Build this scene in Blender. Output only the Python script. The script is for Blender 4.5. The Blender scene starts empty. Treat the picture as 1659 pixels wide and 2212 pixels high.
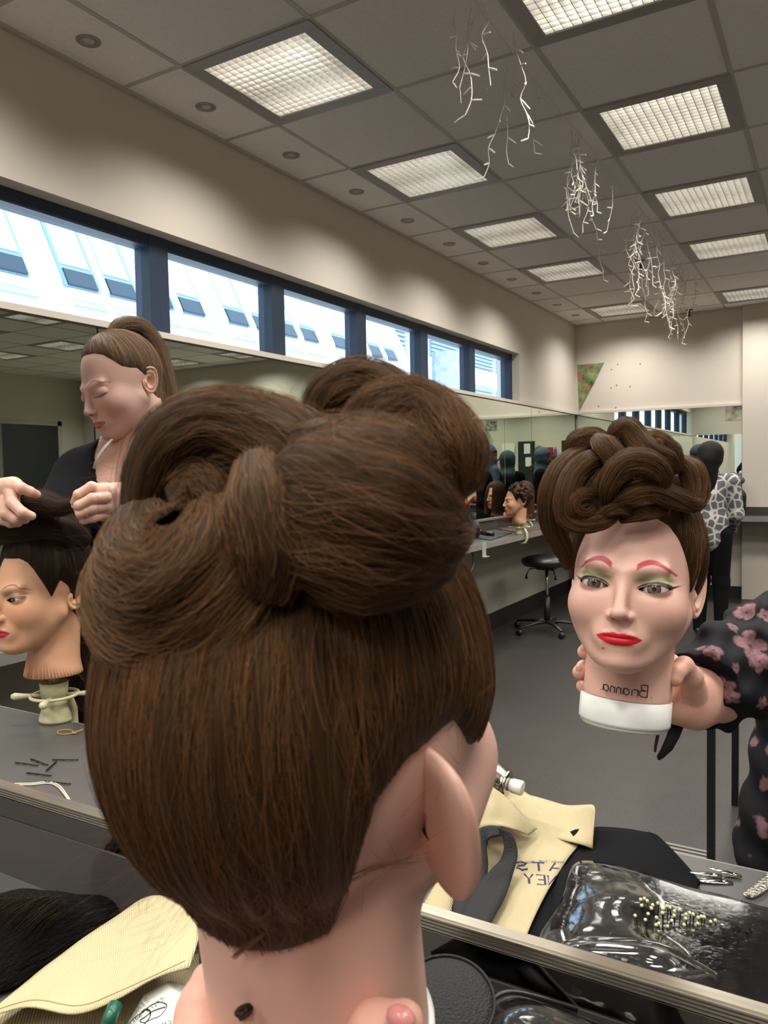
import bpy, bmesh, math, random
import numpy as np
from mathutils import Vector, Matrix, Euler, noise
rnd = random.Random(7)
C = bpy.context.scene.collection
PI = math.pi

# ------------------------------------------------------------------ camera
F_PX, W_PX, H_PX = 1685.763, 1659, 2212
YAW, PITCH, ROLL = -0.5275067, -0.0512285, -0.0195030
CAM = np.array([0.0, 0.0, 1.34])
def cam_axes():
    cy, sy, cp, sp = math.cos(YAW), math.sin(YAW), math.cos(PITCH), math.sin(PITCH)
    f = np.array([sy*cp, cy*cp, sp]); rt = np.array([cy, -sy, 0.0]); up = np.cross(rt, f)
    c, s = math.cos(ROLL), math.sin(ROLL)
    return np.array([c*rt+s*up, -s*rt+c*up, f])
RM = cam_axes()
cd = bpy.data.cameras.new('camera'); cam = bpy.data.objects.new('camera', cd); C.objects.link(cam)
M = Matrix.Identity(4)
for i in range(3):
    M[i][0], M[i][1], M[i][2], M[i][3] = RM[0][i], RM[1][i], -RM[2][i], CAM[i]
cam.matrix_world = M
cd.sensor_fit = 'VERTICAL'; cd.sensor_height = 36.0; cd.lens = F_PX/H_PX*36.0
cd.clip_start = 0.02; cd.clip_end = 200
cd.dof.use_dof = True; cd.dof.focus_distance = 1.25; cd.dof.aperture_fstop = 22
bpy.context.scene.camera = cam
def ray(x, y): return RM.T @ np.array([(x-829.5)/F_PX, -(y-1106)/F_PX, 1.0])
def at(x, y, D): return CAM + ray(x, y)*D
def on_y(x, y, Y): r = ray(x, y); return CAM + r*(Y/r[1])
def on_x(x, y, X): r = ray(x, y); return CAM + r*(X/r[0])
def on_z(x, y, Z): r = ray(x, y); return CAM + r*((Z-1.34)/r[2])
MY = 0.6                                   # plane of the mirror over the near bench
def flip(p): return np.array([p[0], 2*MY-p[1], p[2]])

# ------------------------------------------------------------------ render look, daylight
sc = bpy.context.scene
sc.view_settings.view_transform = 'Standard'; sc.view_settings.look = 'None'
sc.view_settings.gamma = 1.0; sc.view_settings.use_curve_mapping = False
sc.view_settings.exposure = 0.08
sc.cycles.use_denoising = True
sc.cycles.max_bounces = 8; sc.cycles.diffuse_bounces = 4; sc.cycles.glossy_bounces = 5
sc.cycles.transmission_bounces = 6; sc.cycles.transparent_max_bounces = 8
sc.cycles.caustics_reflective = False; sc.cycles.caustics_refractive = False
sc.cycles.sample_clamp_indirect = 4.0
SKY = 3.2; LAMP = 5.0; WATT = 14
wd = bpy.data.worlds.new('sky'); sc.world = wd; wd.use_nodes = True
bg = wd.node_tree.nodes['Background']; bg.inputs[0].default_value = (0.62, 0.82, 1.0, 1); bg.inputs[1].default_value = SKY

# ------------------------------------------------------------------ materials
def lin(c):
    if isinstance(c, str):
        c = [int(c[i:i+2], 16)/255 for i in (0, 2, 4)]
        c = [(v/12.92 if v <= 0.04045 else ((v+0.055)/1.055)**2.4) for v in c]
    return tuple(c[:3]) + (1.0,)
def mat(name, col, rough=0.5, metal=0.0, var=0.0, vscale=5.0, bump=0.0, bscale=50.0, spec=None, emit=None, alpha=None,
        trans=None, col2=None, stretch=None, sub=None, coat=None, sheen=None, attr=None, aniso=None):
    m = bpy.data.materials.new(name); m.use_nodes = True
    nt = m.node_tree; N = nt.nodes; L = nt.links; b = N['Principled BSDF']
    c = lin(col); b.inputs['Base Color'].default_value = c
    b.inputs['Roughness'].default_value = rough; b.inputs['Metallic'].default_value = metal
    if spec is not None: b.inputs['Specular IOR Level'].default_value = spec
    if emit: b.inputs['Emission Color'].default_value = lin(emit[0]); b.inputs['Emission Strength'].default_value = emit[1]
    if alpha is not None: b.inputs['Alpha'].default_value = alpha
    if trans is not None: b.inputs['Transmission Weight'].default_value = trans
    if coat is not None: b.inputs['Coat Weight'].default_value = coat
    if sheen is not None: b.inputs['Sheen Weight'].default_value = sheen
    if aniso is not None: b.inputs['Anisotropic'].default_value = aniso
    if sub is not None:
        b.inputs['Subsurface Weight'].default_value = sub[0]; b.inputs['Subsurface Radius'].default_value = (1.0, 0.4, 0.2)
        b.inputs['Subsurface Scale'].default_value = sub[1]
    src = None
    if attr:
        a = N.new('ShaderNodeAttribute'); a.attribute_name = attr; L.new(a.outputs['Color'], b.inputs['Base Color'])
    if var or bump or col2:
        tc = N.new('ShaderNodeTexCoord'); mp = N.new('ShaderNodeMapping'); L.new(tc.outputs['Object'], mp.inputs[0])
        if stretch: mp.inputs['Scale'].default_value = stretch
        src = mp.outputs[0]
    if var or col2:
        n = N.new('ShaderNodeTexNoise'); n.inputs['Scale'].default_value = vscale; n.inputs['Detail'].default_value = 5
        L.new(src, n.inputs['Vector'])
        r = N.new('ShaderNodeValToRGB'); r.color_ramp.elements[0].position = 0.32; r.color_ramp.elements[1].position = 0.68
        if col2: r.color_ramp.elements[0].color = c; r.color_ramp.elements[1].color = lin(col2)
        else:
            r.color_ramp.elements[0].color = tuple(v*(1-var) for v in c[:3])+(1,); r.color_ramp.elements[1].color = tuple(min(1, v*(1+var)) for v in c[:3])+(1,)
        L.new(n.outputs['Fac'], r.inputs[0]); L.new(r.outputs[0], b.inputs['Base Color'])
    if bump:
        n2 = N.new('ShaderNodeTexNoise'); n2.inputs['Scale'].default_value = bscale; n2.inputs['Detail'].default_value = 3
        L.new(src, n2.inputs['Vector'])
        bp = N.new('ShaderNodeBump'); bp.inputs['Strength'].default_value = bump; bp.inputs['Distance'].default_value = 0.01
        L.new(n2.outputs['Fac'], bp.inputs['Height']); L.new(bp.outputs[0], b.inputs['Normal'])
    return m

# ------------------------------------------------------------------ mesh building
class MB:
    def __init__(s): s.v = []; s.f = []; s.uv = None
    def add(s, vs, fs):
        o = len(s.v); s.v += [tuple(map(float, p)) for p in vs]; s.f += [tuple(i+o for i in f) for f in fs]; return s
    def box(s, lo, hi, mtx=None):
        x0, y0, z0 = lo; x1, y1, z1 = hi
        vs = [(x0,y0,z0),(x1,y0,z0),(x1,y1,z0),(x0,y1,z0),(x0,y0,z1),(x1,y0,z1),(x1,y1,z1),(x0,y1,z1)]
        if mtx is not None: vs = [tuple(mtx @ Vector(v)) for v in vs]
        return s.add(vs, [(0,3,2,1),(4,5,6,7),(0,1,5,4),(1,2,6,5),(2,3,7,6),(3,0,4,7)])
    def tube(s, pts, r, n=8, cap=True, flat=None, up=None):
        pts = [Vector(p) for p in pts]; m = len(pts)
        rs = r if hasattr(r, '__len__') else [r]*m
        T = [(pts[min(i+1, m-1)]-pts[max(i-1, 0)]).normalized() for i in range(m)]
        u = Vector(up) if up is not None else Vector((0, 0, 1))
        if abs(u.dot(T[0])) > 0.95: u = Vector((1, 0, 0))
        u = (u-T[0]*u.dot(T[0])).normalized(); vs = []; fs = []
        for i in range(m):
            u = (u-T[i]*u.dot(T[i]))
            u = u.normalized() if u.length > 1e-6 else T[i].orthogonal().normalized()
            w = T[i].cross(u); fl = 1.0 if flat is None else (flat[i] if hasattr(flat, '__len__') else flat)
            for k in range(n):
                a = 2*PI*k/n; vs.append(pts[i]+u*(rs[i]*fl*math.cos(a))+w*(rs[i]*math.sin(a)))
        for i in range(m-1):
            for k in range(n):
                k2 = (k+1) % n; fs.append((i*n+k, i*n+k2, (i+1)*n+k2, (i+1)*n+k))
        if cap: fs.append(tuple(range(n-1, -1, -1))); fs.append(tuple((m-1)*n+k for k in range(n)))
        return s.add(vs, fs)
    def lathe(s, prof, n=24, c=(0,0,0), mtx=None, sx=1, sy=1):
        vs = []; fs = []; m = len(prof)
        for r, z in prof:
            for k in range(n):
                a = 2*PI*k/n; p = Vector((c[0]+sx*r*math.cos(a), c[1]+sy*r*math.sin(a), c[2]+z))
                vs.append(mtx @ p if mtx is not None else p)
        for i in range(m-1):
            for k in range(n):
                k2 = (k+1) % n; fs.append((i*n+k, i*n+k2, (i+1)*n+k2, (i+1)*n+k))
        fs.append(tuple(range(n-1, -1, -1))); fs.append(tuple((m-1)*n+k for k in range(n)))
        return s.add(vs, fs)
    def ball(s, c, r, n=12, m=8, scale=(1,1,1), mtx=None):
        prof = [(r*math.sin(PI*i/m) + 1e-5, -r*math.cos(PI*i/m)) for i in range(m+1)]
        vs = []; fs = []
        for rr, z in prof:
            for k in range(n):
                a = 2*PI*k/n; p = Vector((rr*math.cos(a)*scale[0], rr*math.sin(a)*scale[1], z*scale[2]))
                if mtx is not None: p = mtx @ p
                vs.append(p+Vector(c))
        for i in range(m):
            for k in range(n):
                k2 = (k+1) % n; fs.append((i*n+k, i*n+k2, (i+1)*n+k2, (i+1)*n+k))
        return s.add(vs, fs)
    def prism(s, poly, a, b):
        """poly: list of 3D points, extruded from offset a to offset b (vectors)"""
        n = len(poly); a = Vector(a); b = Vector(b)
        vs = [Vector(p)+a for p in poly]+[Vector(p)+b for p in poly]
        fs = [tuple(range(n-1, -1, -1)), tuple(range(n, 2*n))]+[(i, (i+1) % n, (i+1) % n+n, i+n) for i in range(n)]
        return s.add(vs, fs)
    def grid(s, P):
        """P: rows x cols array of points"""
        m = len(P); n = len(P[0]); vs = [p for r in P for p in r]
        return s.add(vs, [(i*n+j, i*n+j+1, (i+1)*n+j+1, (i+1)*n+j) for i in range(m-1) for j in range(n-1)])
    def build(s, name, m, parent=None, smooth=False, bevel=0, sub=0, solid=0, fix=True):
        me = bpy.data.meshes.new(name); me.from_pydata(s.v, [], s.f); me.update()
        if fix:
            bm = bmesh.new(); bm.from_mesh(me); bmesh.ops.recalc_face_normals(bm, faces=bm.faces); bm.to_mesh(me); bm.free()
        if m is not None: me.materials.append(m)
        if smooth:
            me.polygons.foreach_set('use_smooth', [True]*len(me.polygons))
        o = bpy.data.objects.new(name, me); C.objects.link(o)
        if parent is not None: o.parent = parent
        if solid: md = o.modifiers.new('solid', 'SOLIDIFY'); md.thickness = solid; md.offset = 0
        if bevel: md = o.modifiers.new('bevel', 'BEVEL'); md.width = bevel; md.segments = 2; md.limit_method = 'ANGLE'; md.angle_limit = 0.7
        if sub: md = o.modifiers.new('sub', 'SUBSURF'); md.levels = sub; md.render_levels = sub
        return o
def tag(o, label=None, cat=None, group=None, kind=None):
    if label: o['label'] = label
    if cat: o['category'] = cat
    if group: o['group'] = group
    if kind: o['kind'] = kind
    return o
def empty(name, loc=(0,0,0), label=None, cat=None, group=None, rot=None):
    o = bpy.data.objects.new(name, None); C.objects.link(o); o.location = loc; o.empty_display_size = 0.05
    if rot is not None: o.rotation_euler = rot
    return tag(o, label, cat, group)
def struct(o): o['kind'] = 'structure'; return o
def dup(root, loc=None, label=None, group=None):
    def rec(o, par):
        c = o.copy(); C.objects.link(c)
        if par is not None: c.parent = par
        for ch in [x for x in allch if x.parent == o]: rec(ch, c)
        return c
    allch = list(root.children_recursive)
    r = rec(root, None)
    if loc is not None: r.location = loc
    if label: r['label'] = label
    if group: r['group'] = group
    return r
def catmull(pts, n=8):
    P = [np.array(p, float) for p in pts]; P = [2*P[0]-P[1]]+P+[2*P[-1]-P[-2]]; out = []
    for i in range(1, len(P)-2):
        for k in range(n):
            t = k/n; a, b, c, d = P[i-1], P[i], P[i+1], P[i+2]
            out.append(0.5*(2*b+(c-a)*t+(2*a-5*b+4*c-d)*t*t+(3*b-a-3*c+d)*t**3))
    out.append(P[-2]); return out
# ================================================================== the room (the bench mirror shows it; y > 0.6)
WX, BY, RX, CZ = -2.507, 8.54, 5.6, 2.903
GX, GY = -2.1847, 2.2717                   # ceiling grid origin, 0.6 m tiles
m_wall = mat('wall_paint', 'd0c9bd', 0.85, var=0.03, vscale=1.2, bump=0.05, bscale=180)
m_ceil = mat('ceiling_tile', 'f4f1ec', 0.95, var=0.03, vscale=60, bump=0.15, bscale=300)
m_tbar = mat('tbar', 'bdb7b0', 0.6)
m_alu = mat('brushed_aluminium', 'b7b1a2', 0.28, 0.9, var=0.12, vscale=6, stretch=(1, 80, 80))
m_alu2 = mat('satin_aluminium', 'a9a49a', 0.4, 0.6)
m_wframe = mat('window_frame_paint', '22344a', 0.5)
m_counter = mat('grey_laminate', '504f4e', 0.38, var=0.04, vscale=30)
m_cedge = mat('counter_edge', '8b8983', 0.45)
m_upst = mat('upstand_dark', '454240', 0.14)
m_skirt = mat('skirting_vinyl', '201e1d', 0.45)
m_panel = mat('under_counter_panel', 'a8a497', 0.6)
# floor: dark speckled vinyl
m_floor = mat('floor_vinyl', '2a2826', 0.36, var=0.12, vscale=9, bump=0.03, bscale=120)
nt = m_floor.node_tree; N = nt.nodes; L = nt.links; b = N['Principled BSDF']
base = b.inputs['Base Color'].links[0].from_socket
v = N.new('ShaderNodeTexNoise'); v.inputs['Scale'].default_value = 260; v.inputs['Detail'].default_value = 2
tc = N.new('ShaderNodeTexCoord'); L.new(tc.outputs['Object'], v.inputs['Vector'])
r = N.new('ShaderNodeValToRGB'); r.color_ramp.elements[0].position = 0.58; r.color_ramp.elements[1].position = 0.68
L.new(v.outputs['Fac'], r.inputs[0])
mx = N.new('ShaderNodeMixRGB'); mx.inputs[2].default_value = lin('5e5b56'); L.new(r.outputs[0], mx.inputs[0]); L.new(base, mx.inputs[1])
L.new(mx.outputs[0], b.inputs['Base Color'])

struct(MB().box((WX-0.3, -7.4, -0.1), (RX+0.2, BY+0.3, 0)).build('floor', m_floor))

# ceiling tiles with gaps where fixtures sit
LR = [-2, 0, 2, 4, 6, 9]; LC = [0, 2, 4, 6, 8, 10]  # light row nearest the mirror is out of view, added for lighting
real_k = [-2, 0, 2, 4]
def cellrect(c, k):
    return GX+0.6*c, GY+0.6*k
cells = set((c, k) for c in LC for k in LR)
cm = MB(); tb = MB()
xs = [WX]+[GX+0.6*i for i in range(13)]+[RX]
ysv = [MY]+[GY+0.6*k for k in range(-2, 11)]+[BY]
for side in (0, 1):
    fy = (lambda y: y) if side == 0 else (lambda y: 2*MY-y)
    for i in range(len(xs)-1):
        for j in range(len(ysv)-1):
            c, k = i-1, j-3
            if (c, k) in cells and (side == 0 or (c <= 4)): continue
            a, b2 = sorted((fy(ysv[j]), fy(ysv[j+1])))
            cm.box((xs[i]+0.002, a+0.002, CZ), (xs[i+1]-0.002, b2-0.002, CZ+0.02))
    for x in xs[1:-1]:
        a, b2 = sorted((fy(MY), fy(BY))); tb.box((x-0.010, a, CZ-0.003), (x+0.010, b2, CZ+0.004))
    for y in ysv[1:-1]:
        yy = fy(y); tb.box((WX, yy-0.010, CZ-0.002), (RX, yy+0.010, CZ+0.005))
tb.box((WX, -7.4, CZ-0.012), (WX+0.02, BY, CZ)); tb.box((WX, BY-0.02, CZ-0.012), (RX, BY, CZ))
struct(cm.build('ceiling', m_ceil)); struct(tb.build('trim_1', m_tbar))
struct(MB().box((WX-0.3, -7.4, CZ+0.25), (RX+0.2, BY+0.3, CZ+0.3)).build('ceiling', m_tbar))

# left wall with the strip window, both sides of the mirror plane
OZ0, OZ1, OY1 = 1.94, 2.385, 6.79
wl = MB()
for side in (0, 1):
    def yb(a, b): return (a, b) if side == 0 else (2*MY-b, 2*MY-a)
    def bx(y0, y1, z0, z1):
        a, b = yb(y0, y1); wl.box((WX-0.22, a, z0), (WX, b, z1))
    bx(MY, BY+0.2 if side == 0 else 8.0, 0, OZ0-0.0)
    bx(MY, BY+0.2 if side == 0 else 8.0, OZ1, CZ+0.25)
    bx(OY1, BY+0.2 if side == 0 else 8.0, OZ0, OZ1)
    bx(MY, MY+0.06, OZ0, OZ1)
struct(wl.build('wall_left', m_wall))
m_glass = mat('window_glass', 'ffffff', 0.0, trans=1.0)
nt = m_glass.node_tree; b = nt.nodes['Principled BSDF']; b.inputs['IOR'].default_value = 1.02
FX = WX-0.10
mul = [0.78, 1.62, 2.51, 3.35, 4.19, 5.045, 5.895, 6.79]
for side in (0, 1):
    for i in range(len(mul)-1):
        y0, y1 = mul[i], mul[i+1]
        if side: y0, y1 = 2*MY-y1, 2*MY-y0
        root = empty('window_%d' % (i+1+side*7), (FX, (y0+y1)/2, OZ0)); root['kind'] = 'structure'
        h = OZ1-OZ0; w = y1-y0; f = MB()
        f.box((-0.06, -w/2+0.0002, 0), (0.03, -w/2+0.055, h))
        f.box((-0.06, w/2-0.055, 0), (0.03, w/2-0.0002, h))
        f.box((-0.058, -w/2+0.055, h-0.055), (0.028, w/2-0.055, h-0.001)); f.box((-0.058, -w/2+0.055, 0.001), (0.028, w/2-0.055, 0.02))
        f.build('window_frame', m_wframe, root)
        MB().box((-0.022, -w/2+0.045, 0.015), (-0.016, w/2-0.045, h-0.045)).build('window_pane', m_glass, root)
# back, right and front walls
struct(MB().box((WX, BY, 0), (RX+0.2, BY+0.2, CZ+0.25)).build('wall_back', m_wall))
struct(MB().box((RX, -7.4, 0), (RX+0.2, BY, CZ+0.25)).build('wall_right', m_wall))
struct(MB().box((WX-0.22, -7.6, 0), (RX+0.2, -7.4, CZ+0.25)).build('wall_behind', m_wall))
struct(MB().box((WX, MY-0.008, 0), (RX, MY+0.008, 0.925)).box((WX, MY-0.008, 1.94), (RX, MY+0.008, CZ)).box((0.15, MY-0.008, 0.925), (RX, MY+0.008, 1.94)).build('wall_front', m_wall))
# pillar on the back wall
struct(MB().box((-0.825, BY-0.06, 0), (0.1, BY, CZ)).build('wall_pillar', m_wall, bevel=0.004))
# skirtings
struct(MB().box((WX, MY+0.008, 0), (WX+0.012, BY, 0.145)).build('baseboard_left', m_skirt))
struct(MB().box((WX, BY-0.012, 0), (-0.825, BY, 0.12)).build('baseboard_back', m_skirt))

# ceiling fixtures -------------------------------------------------
m_lframe = mat('fixture_frame', '9c9790', 0.5)
m_blade = mat('louvre_blade', 'dcdad4', 0.25, 0.6)
m_house = mat('fixture_housing', 'e6e3dc', 0.5)
m_diff = bpy.data.materials.new('tube_glow'); m_diff.use_nodes = True
nt = m_diff.node_tree; N = nt.nodes; L = nt.links; N.remove(N['Principled BSDF'])
em = N.new('ShaderNodeEmission'); tc = N.new('ShaderNodeTexCoord'); sp = N.new('ShaderNodeSeparateXYZ')
L.new(tc.outputs['Object'], sp.inputs[0])
ab = N.new('ShaderNodeMath'); ab.operation = 'ABSOLUTE'; L.new(sp.outputs['Y'], ab.inputs[0])
rr = N.new('ShaderNodeMapRange'); rr.inputs['From Min'].default_value = 0.015; rr.inputs['From Max'].default_value = 0.09
rr.inputs['To Min'].default_value = 0.16*LAMP; rr.inputs['To Max'].default_value = LAMP*1.15
L.new(ab.outputs[0], rr.inputs['Value']); L.new(rr.outputs[0], em.inputs['Strength'])
em.inputs['Color'].default_value = (1.0, 0.95, 0.87, 1); L.new(em.outputs[0], N['Material Output'].inputs[0])
def make_light():
    root = empty('ceiling_light', (0, 0, CZ))
    a, o = 0.24, 0.297
    f = MB()
    for s in (-1, 1):
        f.box((-o, min(s*a, s*o), -0.008), (o, max(s*a, s*o), 0.004)); f.box((min(s*a, s*o), -a, -0.008), (max(s*a, s*o), a, 0.004))
    f.build('frame', m_lframe, root, bevel=0.002)
    l = MB(); n = 14
    for i in range(n+1):
        p = -a+2*a*i/n; l.box((p-0.0012, -a, -0.004), (p+0.0012, a, 0.03)); l.box((-a, p-0.0012, -0.002), (a, p+0.0012, 0.03))
    l.build('louvre', m_blade, root)
    h = MB()
    for s in (-1, 1):
        h.box((-a-0.01, s*(a+0.005)-0.005, 0), (a+0.01, s*(a+0.005)+0.005, 0.09)); h.box((s*(a+0.005)-0.005, -a, 0), (s*(a+0.005)+0.005, a, 0.09))
    h.build('housing', m_house, root)
    MB().add([(-a,-a,0.085),(a,-a,0.085),(a,a,0.085),(-a,a,0.085)], [(0,3,2,1)]).build('tube_diffuser', m_diff, root, fix=False)
    ld = bpy.data.lights.new('lamp', 'AREA'); ld.shape = 'SQUARE'; ld.size = 0.46; ld.energy = WATT; ld.color = (1.0, 0.945, 0.87); ld.spread = math.radians(135)
    lo = bpy.data.objects.new('lamp', ld); C.objects.link(lo); lo.parent = root; lo.location = (0, 0, -0.012)
    return root
proto = make_light(); first = True
ordn = ['first', 'second', 'third', 'fourth', 'fifth', 'sixth', 'seventh']
rown = ['row nearest the windows', 'row beside the icicle lights', 'third row from the windows', 'fourth row from the windows', 'fifth row from the windows', 'row farthest off']
spots = [(ci, c, ki, k, 0) for ci, c in enumerate(LC) for ki, k in enumerate(LR)]+[(ci, c, ki, k, 1) for ci, c in enumerate(LC[:3]) for ki, k in enumerate(LR)]
for ci, c, ki, k, side in spots:
    x, y = GX+0.6*c+0.3, GY+0.6*k+0.3
    if side: y = 2*MY-y
    lab = '%s square louvred ceiling light from the near mirror, in the %s' % (ordn[ki], rown[ci]) if not side else 'square louvred ceiling light behind the camera, %s along %s' % (ordn[ki], rown[ci])
    o = proto if first else dup(proto); first = False
    o.location = (x, y, CZ); tag(o, lab, 'ceiling light', 'louvred ceiling lights')
# small recessed downlights along the window wall
m_ring = mat('downlight_ring', '9c9892', 0.4, 0.3); m_lens = mat('downlight_lens', 'bcb9b2', 0.2)
dproto = None
for j, k in enumerate(range(-2, 10)):
    root = empty('downlight', (GX-0.15, GY+0.6*k+0.3, CZ)) if dproto is None else dup(dproto, (GX-0.15, GY+0.6*k+0.3, CZ))
    if dproto is None:
        MB().lathe([(0.03, -0.001), (0.036, -0.006), (0.042, -0.004), (0.044, 0.001)], 20).build('ring', m_ring, root, smooth=True)
        MB().ball((0, 0, 0.002), 0.025, 12, 6, (1, 1, 0.4)).build('lens', m_lens, root, smooth=True); dproto = root
    tag(root, 'small round recessed downlight at the window wall, %s from the near mirror' % (ordn+['eighth', 'ninth', 'tenth', 'eleventh', 'twelfth'])[j], 'downlight', 'downlights beside the window wall')

# counters ---------------------------------------------------------
def counter(name, lo, hi, label, edge_axis, edge_side):
    root = empty(name, ((lo[0]+hi[0])/2, (lo[1]+hi[1])/2, 0.84)); c = Vector(root.location)
    tag(root, label, 'counter')
    MB().box(Vector(lo)-c, Vector(hi)-c).build('worktop', m_counter, root, bevel=0.002)
    e = MB()
    l2 = list(lo); h2 = list(hi)
    if edge_side > 0: l2[edge_axis] = hi[edge_axis]; h2[edge_axis] = hi[edge_axis]+0.003
    else: h2[edge_axis] = lo[edge_axis]; l2[edge_axis] = lo[edge_axis]-0.003
    l2[2] += 0.001; h2[2] -= 0.001
    e.box(Vector(l2)-c, Vector(h2)-c).build('edge_strip', m_cedge, root)
    return root
CT = 0.84
counter('counter', (WX+0.45, MY+0.01, CT-0.04), (1.2, 1.04, CT), 'grey laminate counter below the near mirror, reflected, with bags and hairpins on it', 1, 1)
counter('counter', (WX+0.45, 0.16, CT-0.04), (1.2, MY-0.01, CT), 'grey laminate counter in front of the near mirror, under the foreground bag', 1, -1)
counter('counter', (WX+0.012, MY+0.01, CT-0.04), (WX+0.42, 8.12, CT), 'long grey counter running under the window wall mirrors', 0, 1)
counter('counter', (WX+0.012, 8.14, CT-0.04), (2.0, BY-0.001, CT), 'grey counter along the far back wall beside the pillar', 1, -1)
# upright panel under the long counter and upstands
struct(MB().box((WX, MY+0.01, 0.145), (WX+0.006, 8.5, CT-0.04)).build('trim_2', m_panel))
struct(MB().box((WX, MY+0.01, CT), (WX+0.012, BY, 0.925)).box((WX, BY-0.012, CT), (0.0, BY, 0.925)).box((0, BY-0.07, CT), (2, BY-0.06, 0.925)).box((-0.82, BY-0.075, CT), (0.1, BY-0.061, 0.925)).build('trim_3', m_upst))
# wall mirrors ------------------------------------------------------
m_mirror = mat('mirror_silver', (0.70, 0.77, 0.68), 0.0, 1.0)
m_seam = mat('mirror_seam', '3a3e38', 0.4)
seams = [0.62, 2.10, 3.76, 5.42, 7.07, BY-0.01]
for i in range(5):
    y0, y1 = seams[i], seams[i+1]; root = empty('wall_mirror', (WX+0.004, (y0+y1)/2, 0.94))
    tag(root, 'tall frameless mirror panel under the strip windows, %s from the near corner' % ordn[i], 'mirror', 'mirror panels under the windows')
    w = (y1-y0)/2
    MB().box((0, -w+0.004, 0), (0.004, w-0.004, 0.985)).build('mirror_glass', m_mirror, root)
    MB().box((-0.003, w-0.004, 0), (0.003, w+0.004, 0.985)).build('seam', m_seam, root)
for i, (x0, x1, t) in enumerate([(WX+0.02, -1.66, 'left'), (-1.66, -0.83, 'right')]):
    root = empty('wall_mirror', ((x0+x1)/2, BY-0.004, 0.94)); w = (x1-x0)/2
    tag(root, 'mirror panel on the far back wall, %s one of the two' % t, 'mirror', 'mirror panels on the back wall')
    MB().box((-w+0.003, -0.004, 0), (w-0.003, 0, 0.99)).build('mirror_glass', m_mirror, root)
struct(MB().box((WX, MY+0.01, 1.925), (WX+0.03, BY, 1.95)).box((WX, BY-0.03, 1.93), (-0.83, BY, 1.955)).build('trim_4', m_wall))
struct(MB().box((WX, MY+0.01, 0.925), (WX+0.022, BY, 0.942)).box((WX, BY-0.022, 0.925), (-0.83, BY, 0.942)).build('trim_5', m_alu2))
# near mirror: ribbed aluminium channel along its foot, shiny strip and dark upstand on our side
tr = MB(); X0, X1 = WX, 0.15
tr.box((X0, MY-0.006, 0.938), (X1, MY+0.006, 0.951))
for q in range(4): tr.box((X0, MY-0.0085, 0.9385+q*0.0031), (X1, MY-0.006, 0.9402+q*0.0031))
struct(tr.build('trim_6', m_alu))
m_strip = mat('polished_strip', '77746f', 0.08, 1.0)
struct(MB().box((X0, MY-0.010, 0.913), (X1, MY+0.006, 0.938)).build('trim_7', m_strip))
struct(MB().box((X0, MY-0.012, CT), (X1, MY-0.004, 0.913)).build('trim_8', m_upst))
# ================================================================== seen through the strip windows
m_fac = mat('white_cladding', 'f2f4f2', 0.6)
m_sky_panel = mat('pale_glazing', 'fafcff', 0.12, 0.0)
m_dark = mat('dark_window', '283c4c', 0.3)
m_mull = mat('grey_mullion', '8aa6ba', 0.5)
m_pipe = mat('grey_pipe', '9ab4c2', 0.5)
m_louv = mat('louvre_grey', '9eb2c2', 0.6)
bx0 = -8.0
root = empty('neighbouring_building', (bx0, 8, 0), 'white neighbouring building with sloping glazing and small dark windows outside', 'building')
LEAN = 0.5   # setback per metre of height
def P(y, z, d=0.0):   # point on the leaning face, d = proud distance
    x = bx0-(z-3.68)*LEAN if z > 3.68 else bx0-(z-3.68)*0.18
    return (x+d-bx0, y-8, z)
def slab(m, y0, y1, z0, z1, d0, d1):
    n = 1
    zs = [z0]+([3.68] if z0 < 3.68 < z1 else [])+[z1]
    for a, b in zip(zs[:-1], zs[1:]):
        m.add([P(y0,a,d0),P(y1,a,d0),P(y1,b,d0),P(y0,b,d0),P(y0,a,d1),P(y1,a,d1),P(y1,b,d1),P(y0,b,d1)],
              [(0,3,2,1),(4,5,6,7),(0,1,5,4),(1,2,6,5),(2,3,7,6),(3,0,4,7)])
m = MB(); slab(m, -10, 15.1, 1.0, 8.0, -0.5, -0.05); m.build('facade_wall', m_fac, root)
bays = [9.19-2.88*i for i in range(-1, 6)]
for b0 in bays:
    r_ = MB(); slab(r_, b0-0.42, b0-0.16, 1.0, 8.0, -0.06, 0.10); r_.build('rib', m_fac, root)
    for w in range(4):
        y0 = b0+0.635*w; y1 = y0+0.44
        if y1 > 15: continue
        f = MB(); slab(f, y0-0.03, y1+0.03, 3.64, 8.0, -0.05, -0.01); fr = f.build('window_frame', m_mull, root)
        g = MB(); slab(g, y0+0.012, y1-0.012, 3.93, 7.9, -0.01, 0.004); g.build('sloping_pane', m_sky_panel, fr)
        g = MB(); slab(g, y0+0.01, y1-0.0, 3.66, 3.87, -0.01, 0.012); g.build('dark_pane', m_dark, fr)
        g = MB(); g.tube([P(y0-0.02, 3.55, 0.03), P(y1+0.02, 3.55, 0.03)], 0.06, 10); g.build('sill_roll', m_fac, root, smooth=True)
        g = MB(); g.tube([P(y0+0.02, 3.40, 0.04), P(y1+0.06, 3.40, 0.04)], 0.016, 6); g.build('pipe', m_pipe, root)
        g = MB(); slab(g, y1+0.06, y1+0.13, 1.0, 8.0, -0.06, 0.05)
        if w < 3: g.build('fin', m_fac, root)
root = empty('louvred_building', (-8, 20.6, 0), 'pale blue building with horizontal louvre vents beyond the sloping facade', 'building')
m = MB(); m.box((-1.2, -5.5, 0), (-0.9, 8, 9)); m.build('wall', mat('pale_blue_wall', 'c6d3e0', 0.7), root)
m = MB(); m.box((-0.9, -3.4, 3.75), (-0.7, 5, 4.15)); m.box((-0.9,-3.4,4.62),(-0.7,5,5.4)); m.box((-0.9,5.01,2),(-0.7,8,6)); m.build('white_band', m_fac, root)
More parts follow.
